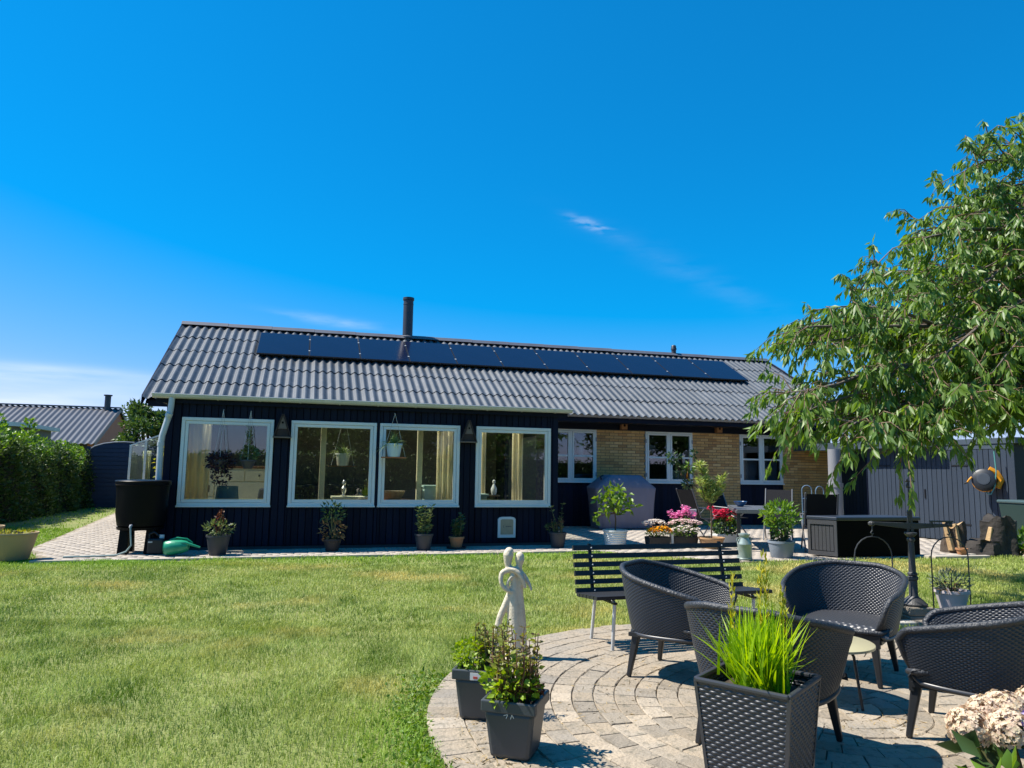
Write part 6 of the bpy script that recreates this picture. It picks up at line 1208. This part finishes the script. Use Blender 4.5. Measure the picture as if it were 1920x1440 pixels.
t = thing('neighbour_house', 'long low house with a corrugated roof mirrored in the second big window', 'house', (-8, -24, 0)); MB().box(9, 24, -6, 0, 0, 2.5).build('wall', m_nb, t); MB().prismx([(.6, 2.4), (-3, 4.3), (-6.6, 2.4)], 8.5, 24.5).build('roof', MATS['far_roof'], t)

# ================================================================ CHERRY TREE
m_cherry = mat('leaf_cherry', (0.215, 0.325, 0.050), .46, island=.8, var=.45, vs=1.4, col2=(0.095, 0.185, 0.034), trans=.42, spec=.6); m_cbark = mat('cherry_bark', (.16, .13, .11), .7, var=.6, vs=10, col2=(.08, .06, .05), bump=.5, bs=40)
t = thing('cherry_tree', 'large cherry tree with long drooping leaves at the right', 'tree', (7.75, 5.75, 0)); O = np.array([7.75, 5.75, 0])
B_ = MB(); B_.tube([(0, 0, 0), (.03, .02, .8), (-.05, .05, 1.6), (0, .1, 2.6), (.1, .1, 3.6), (.1, 0, 4.6)], [.19, .155, .135, .11, .08, .04], 12)
LIMBS = [([(7.671, 5.64, 3.29), (7.024, 5.639, 3.095), (6.324, 5.653, 2.907), (5.645, 5.644, 2.847), (4.995, 5.626, 2.798), (4.584, 5.642, 2.773), (4.415, 5.693, 2.75)], 0.035, 7),
         ([(6.032, 5.636, 2.873), (5.458, 5.575, 2.99), (4.914, 5.524, 2.963), (4.591, 5.515, 2.936)], 0.02, 7),
         ([(5.267, 5.651, 2.822), (4.828, 5.589, 2.636), (4.592, 5.562, 2.556)], 0.018, 8),
         ([(7.698, 5.703, 2.723), (6.852, 5.658, 2.499), (5.965, 5.597, 2.497), (5.183, 5.519, 2.391), (4.671, 5.478, 2.21), (4.376, 5.465, 2.143), (4.217, 5.519, 2.071)], 0.035, 10),
         ([(5.505, 5.529, 2.41), (4.808, 5.452, 2.108), (4.479, 5.451, 2.024), (4.223, 5.433, 1.909)], 0.02, 11),
         ([(7.616, 5.672, 2.32), (6.578, 5.565, 2.189), (5.632, 5.425, 2.113), (4.973, 5.318, 1.962), (4.57, 5.242, 1.807), (4.482, 5.284, 1.672)], 0.035, 10),
         ([(5.813, 5.477, 2.125), (5.161, 5.272, 1.896), (4.964, 5.138, 1.746), (5.001, 5.038, 1.627)], 0.015, 9),
         ([(6.436, 5.503, 2.177), (5.648, 5.326, 2.037), (5.166, 5.284, 1.793), (4.86, 5.272, 1.749)], 0.02, 10),
         ([(7.521, 5.611, 2.184), (6.692, 5.438, 2.111), (6.072, 5.31, 2.03), (5.709, 5.215, 1.942)], 0.025, 9),
         ([(7.422, 5.539, 2.149), (6.749, 5.324, 2.056), (6.366, 5.235, 1.967), (6.272, 5.27, 1.898)], 0.02, 7),
         ([(7.777, 5.655, 3.774), (7.095, 5.662, 3.593), (6.438, 5.658, 3.446), (5.911, 5.62, 3.279), (5.553, 5.627, 3.196)], 0.03, 9),
         ([(7.763, 5.623, 4.06), (7.077, 5.618, 3.984), (6.417, 5.606, 3.908), (5.97, 5.644, 3.788), (5.637, 5.654, 3.629)], 0.03, 9),
         ([(7.774, 5.576, 4.405), (7.209, 5.639, 4.359), (6.738, 5.677, 4.287), (6.359, 5.696, 4.161)], 0.028, 10),
         ([(7.86, 5.616, 4.734), (7.34, 5.654, 4.771), (6.861, 5.689, 4.75), (6.487, 5.821, 4.546)], 0.022, 9),
         ([(7.855, 5.603, 4.85), (7.388, 5.619, 4.944), (7.054, 5.713, 4.956), (6.692, 5.814, 4.974)], 0.016, 7),
         ([(8.232, 5.915, 4.843), (7.777, 5.931, 4.916), (7.479, 6.001, 5.032), (7.251, 6.082, 4.908)], 0.02, 9),
         ([(7.291, 5.322, 3.352), (6.699, 5.206, 3.112), (6.04, 5.114, 2.835), (5.593, 5.068, 2.548), (5.288, 5.076, 2.338)], 0.03, 11),
         ([(7.362, 5.328, 3.977), (6.92, 5.287, 3.639), (6.388, 5.263, 3.365), (5.929, 5.23, 3.003)], 0.03, 11),
         ([(7.319, 5.388, 2.761), (6.724, 5.264, 2.597), (6.066, 5.175, 2.293), (5.565, 5.123, 2.17)], 0.03, 12),
         ([(7.032, 5.201, 2.396), (6.451, 5.073, 2.227), (5.937, 5.022, 2.132), (5.489, 4.954, 2.022)], 0.03, 11),
         ([(8.21, 6.025, 3.173), (7.789, 6.278, 2.942), (7.204, 6.461, 2.811), (6.625, 6.658, 2.558), (6.048, 6.861, 2.251)], 0.03, 11),
         ([(8.238, 6.092, 2.57), (7.788, 6.446, 2.437), (7.156, 6.734, 2.411), (6.436, 6.957, 2.276), (5.876, 7.03, 2.124)], 0.03, 11),
         ([(8.281, 6.031, 3.805), (7.974, 6.251, 3.581), (7.536, 6.509, 3.349), (7.0, 6.686, 3.153)], 0.03, 10),
         ([(8.252, 5.963, 4.415), (8.004, 6.165, 4.199), (7.624, 6.398, 4.038)], 0.03, 10),
         ([(6.998, 5.12, 3.116), (6.42, 4.903, 2.82), (5.915, 4.771, 2.52), (5.655, 4.771, 2.271)], 0.02, 10),
         ([(7.371, 5.278, 4.359), (6.951, 5.225, 4.063), (6.466, 5.183, 3.829)], 0.025, 11),
         ([(8.048, 5.969, 2.317), (7.726, 6.274, 2.278), (7.318, 6.602, 2.263), (6.928, 6.838, 2.103)], 0.02, 9),
         ([(7.75, 5.8, 2.6884584505919036), (7.947, 5.13, 3.133), (8.145, 4.459, 3.101), (8.348, 3.768, 2.988)], 0.03, 9),
         ([(7.75, 5.8, 2.8514406082161083), (8.308, 5.778, 3.296), (8.866, 5.756, 3.264), (9.44, 5.734, 3.151)], 0.03, 9),
         ([(7.75, 5.8, 3.27493816419292), (7.452, 5.225, 3.719), (7.153, 4.65, 3.687), (6.846, 4.058, 3.575)], 0.03, 9),
         ([(7.75, 5.8, 3.5912896710209257), (7.952, 5.083, 4.036), (8.153, 4.365, 4.004), (8.361, 3.626, 3.891)], 0.03, 9),
         ([(7.75, 5.8, 2.55270641739867), (8.351, 6.363, 2.997), (8.952, 6.925, 2.965), (9.571, 7.505, 2.853)], 0.03, 9),
         ([(7.75, 5.8, 2.8697213165703768), (7.74, 4.871, 3.314), (7.73, 3.942, 3.282), (7.719, 2.985, 3.17)], 0.03, 9),
         ([(7.75, 5.8, 3.0825037124029806), (8.547, 5.541, 3.527), (9.345, 5.283, 3.495), (10.166, 5.016, 3.383)], 0.03, 9),
         ([(7.75, 5.8, 3.1164604925736348), (7.509, 5.036, 3.561), (7.268, 4.272, 3.529), (7.019, 3.485, 3.416)], 0.03, 9),
         ([(7.75, 5.8, 1.6620235029394999), (8.196, 4.986, 2.106), (8.643, 4.173, 2.075), (9.102, 3.335, 1.962)], 0.03, 9),
         ([(7.75, 5.8, 3.037647848131606), (8.576, 5.364, 3.482), (9.402, 4.928, 3.45), (10.253, 4.479, 3.338)], 0.03, 9),
         ([(7.75, 5.8, 3.4421973351677493), (8.421, 6.034, 3.887), (9.091, 6.269, 3.855), (9.783, 6.51, 3.742)], 0.03, 9),
         ([(7.75, 5.8, 2.4892421121015214), (8.525, 6.367, 2.934), (9.3, 6.934, 2.902), (10.099, 7.518, 2.789)], 0.03, 9),
         ([(7.75, 5.8, 1.7949086194617547), (8.119, 6.262, 2.239), (8.488, 6.723, 2.207), (8.867, 7.199, 2.095)], 0.03, 9),
         ([(7.75, 5.8, 3.530960277796406), (7.906, 5.087, 3.975), (8.061, 4.375, 3.944), (8.221, 3.64, 3.831)], 0.03, 9),
         ([(7.75, 5.8, 2.202052396851011), (8.512, 5.829, 2.646), (9.274, 5.858, 2.615), (10.058, 5.889, 2.502)], 0.03, 9),
         ([(7.75, 5.8, 2.3018209775403604), (8.317, 5.238, 2.746), (8.884, 4.676, 2.714), (9.468, 4.097, 2.602)], 0.03, 9),
         ([(7.75, 5.85, 2.8), (7.645, 6.765, 3.111), (7.54, 7.68, 3.335), (7.453, 8.443, 3.456), (7.4, 8.9, 3.5)], 0.03, 10),
         ([(7.75, 5.85, 3.0), (7.915, 6.855, 3.311), (8.08, 7.86, 3.535), (8.218, 8.697, 3.656), (8.3, 9.2, 3.7)], 0.03, 10),
         ([(7.75, 5.85, 3.3), (8.065, 6.555, 3.611), (8.38, 7.26, 3.835), (8.643, 7.847, 3.956), (8.8, 8.2, 4.0)], 0.03, 10),
         ([(7.75, 5.85, 2.9), (8.185, 6.375, 3.211), (8.62, 6.9, 3.435), (8.982, 7.337, 3.556), (9.2, 7.6, 3.6)], 0.03, 10),
         ([(7.75, 5.85, 2.6), (7.525, 6.615, 2.911), (7.3, 7.38, 3.135), (7.112, 8.018, 3.256), (7.0, 8.4, 3.3)], 0.03, 10),
         ([(7.75, 5.85, 3.6), (7.795, 6.675, 3.911), (7.84, 7.5, 4.135), (7.878, 8.188, 4.256), (7.9, 8.6, 4.3)], 0.03, 10),
         ([(7.75, 5.85, 3.9), (7.705, 6.315, 4.211), (7.66, 6.78, 4.435), (7.622, 7.168, 4.556), (7.6, 7.4, 4.6)], 0.03, 10),
         ([(7.75, 5.85, 4.0), (7.945, 6.195, 4.311), (8.14, 6.54, 4.535), (8.303, 6.827, 4.656), (8.4, 7.0, 4.7)], 0.03, 10),
         ([(7.75, 5.85, 3.1), (7.495, 6.375, 3.411), (7.24, 6.9, 3.635), (7.027, 7.337, 3.756), (6.9, 7.6, 3.8)], 0.03, 10),
         ([(7.75, 5.85, 2.8), (8.245, 6.675, 3.111), (8.74, 7.5, 3.335), (9.152, 8.188, 3.456), (9.4, 8.6, 3.5)], 0.03, 10),
         ([(7.75, 5.85, 2.8), (7.405, 6.465, 3.111), (7.06, 7.08, 3.335), (6.772, 7.593, 3.456), (6.6, 7.9, 3.5)], 0.03, 10),
         ([(7.75, 5.85, 2.8), (7.615, 6.975, 3.111), (7.48, 8.1, 3.335), (7.367, 9.037, 3.456), (7.3, 9.6, 3.5)], 0.03, 10),
         ([(7.75, 5.85, 4.1), (8.005, 6.015, 4.411), (8.26, 6.18, 4.635), (8.473, 6.317, 4.756), (8.6, 6.4, 4.8)], 0.03, 10),
         ([(7.75, 5.85, 3.9), (7.585, 6.075, 4.211), (7.42, 6.3, 4.435), (7.282, 6.487, 4.556), (7.2, 6.6, 4.6)], 0.03, 10),
         ([(5.235, 5.34, 2.025), (4.809, 5.272, 1.86), (4.577, 5.258, 1.665), (4.497, 5.303, 1.487)], 0.012, 6),
         ([(5.565, 5.249, 2.006), (5.13, 5.186, 1.818), (5.014, 5.139, 1.625), (5.089, 5.136, 1.478)], 0.012, 6),
         ([(4.671, 5.478, 2.21), (4.413, 5.466, 2.051), (4.242, 5.435, 1.851), (4.2, 5.462, 1.733)], 0.012, 7),
         ([(4.516, 5.661, 2.772), (4.383, 5.707, 2.704), (4.332, 5.72, 2.719)], 0.01, 7),
         ([(4.992, 5.619, 2.859), (4.779, 5.566, 2.936), (4.643, 5.603, 2.944)], 0.01, 8),
         ([(7.504, 5.429, 3.682), (7.023, 5.379, 3.509), (6.629, 5.417, 3.263), (6.295, 5.437, 3.024)], 0.02, 10),
         ([(7.633, 5.57, 3.098), (7.188, 5.603, 3.015), (6.679, 5.667, 2.823), (6.227, 5.701, 2.745)], 0.02, 10),
         ([(7.565, 5.409, 4.551), (7.174, 5.428, 4.45), (6.91, 5.51, 4.39), (6.643, 5.587, 4.386)], 0.02, 10),
         ([(7.996, 5.772, 4.012), (7.629, 5.885, 3.947), (7.235, 6.012, 3.824), (6.84, 6.133, 3.759)], 0.02, 10),
         ([(7.948, 5.823, 2.875), (7.323, 5.906, 2.791), (6.681, 5.988, 2.764), (6.053, 6.065, 2.738), (5.546, 6.108, 2.714)], 0.02, 10),
         ([(7.032, 5.201, 2.396), (6.496, 5.158, 2.286), (5.982, 5.114, 2.133)], 0.02, 10),
         ([(7.646, 5.671, 2.259), (7.174, 5.71, 2.187), (6.658, 5.758, 2.142), (6.207, 5.79, 2.073)], 0.02, 9)]
twP = []; tw = MB(); LP = []; LD = []; LS = []
def leafrow(p0, p1, per, sz):
    p0 = np.array(p0); p1 = np.array(p1); d = p1-p0; L_ = np.linalg.norm(d); k_ = max(3, int(L_*per)); side = np.cross(d/L_, [0, 0, 1.])
    for i in range(k_):
        u = (i+rng.uniform(0, 1))/k_; s_ = 1 if i % 2 else -1; LP.append(p0+d*u+rng.normal(size=3)*.008); LD.append(side*s_*rng.uniform(.15, .75)+d/L_*rng.uniform(.0, .6)+np.array([0, 0, -rng.uniform(.45, 1.05)])+rng.normal(size=3)*.2); LS.append(sz*rng.uniform(.5, 1.15))
def twig(p, dirv, L_, per, sz, sub=True):
    dirv = dirv/np.linalg.norm(dirv); m_ = p+dirv*L_*.5+np.array([0, 0, .02]); e = p+dirv*L_+np.array([0, 0, -.22*L_]); tw.tube([p, m_, e], [.006, .0045, .002], 5); leafrow(p+(m_-p)*.2, m_, per, sz); leafrow(m_, e, per*1.15, sz); 
    # tuft at the tip
    for i in range(5): LP.append(e+rng.normal(size=3)*.012); LD.append(dirv*.5+rng.normal(size=3)*.3+np.array([0, 0, -.9])); LS.append(sz*rng.uniform(.7, 1.05))
for limb, r0, dens in LIMBS:
    pts = [np.array(p)-O for p in limb]; nP = len(pts); B_.tube([tuple(p) for p in pts], [r0*(1-.85*i/(nP-1)) for i in range(nP)], 7)
    tot_ = 0
    for i in range(nP-1):
        a, b = pts[i], pts[i+1]; L_ = np.linalg.norm(b-a); fwd_ = (b-a)/L_; k_ = max(1, int(L_*dens)); tot_ += L_
        for j in range(int(L_*5.0) if i < nP-2 and nP > 4 or i == 0 else int(L_*2.4)):
            u = rng.uniform(0, 1); p = a+(b-a)*u; sd = np.cross(fwd_, [0, 0, 1.]); sd /= np.linalg.norm(sd)+1e-9; dv = fwd_*rng.uniform(.3, .8)+sd*rng.choice([-1, 1])*rng.uniform(.3, .9)+np.array([0, 0, rng.uniform(-.22, .45)]); dv /= np.linalg.norm(dv); sl_ = rng.uniform(.35, .75)*(1-.4*i/nP); e = p+dv*sl_; B_.tube([tuple(p), tuple(e)], [.010, .005], 5)
            for q_ in range(6): twig(p+(e-p)*rng.uniform(.25, 1), dv+rng.normal(size=3)*.6, rng.uniform(.18, .40), 34, .125)
        if i >= 1: leafrow(a, b, 40, .13)
        for j in range(k_):
            u = (j+rng.uniform(0, 1))/k_; p = a+(b-a)*u; sd = np.cross(fwd_, [0, 0, 1.]); sd /= np.linalg.norm(sd)+1e-9; dv = fwd_*rng.uniform(.2, .9)+sd*rng.choice([-1, 1])*rng.uniform(.3, 1)+np.array([0, 0, rng.uniform(-.35, .25)]); twig(p, dv, rng.uniform(.22, .52), 30, .125)
V_, F_ = leaves(np.array(LP), np.array(LD), np.array(LS), np.array(LS)*.30, fold=.22, curl=.12)
np_mesh('crown', V_, F_, m_cherry, t); B_.build('trunk', m_cbark, t, smooth='auto'); tw.build('twig', mat('cherry_twig', (.17, .10, .06), .7), t)
cp = np.array(LP)[rng.integers(0, len(LP), 70)]+np.array([0, 0, -.05]); b = MB()
for p in cp: b.ball(tuple(p), .010, 8)
tag(b.build('cherry_fruit', mat('cherry_red', (.16, .012, .012), .25), t), kind='stuff')
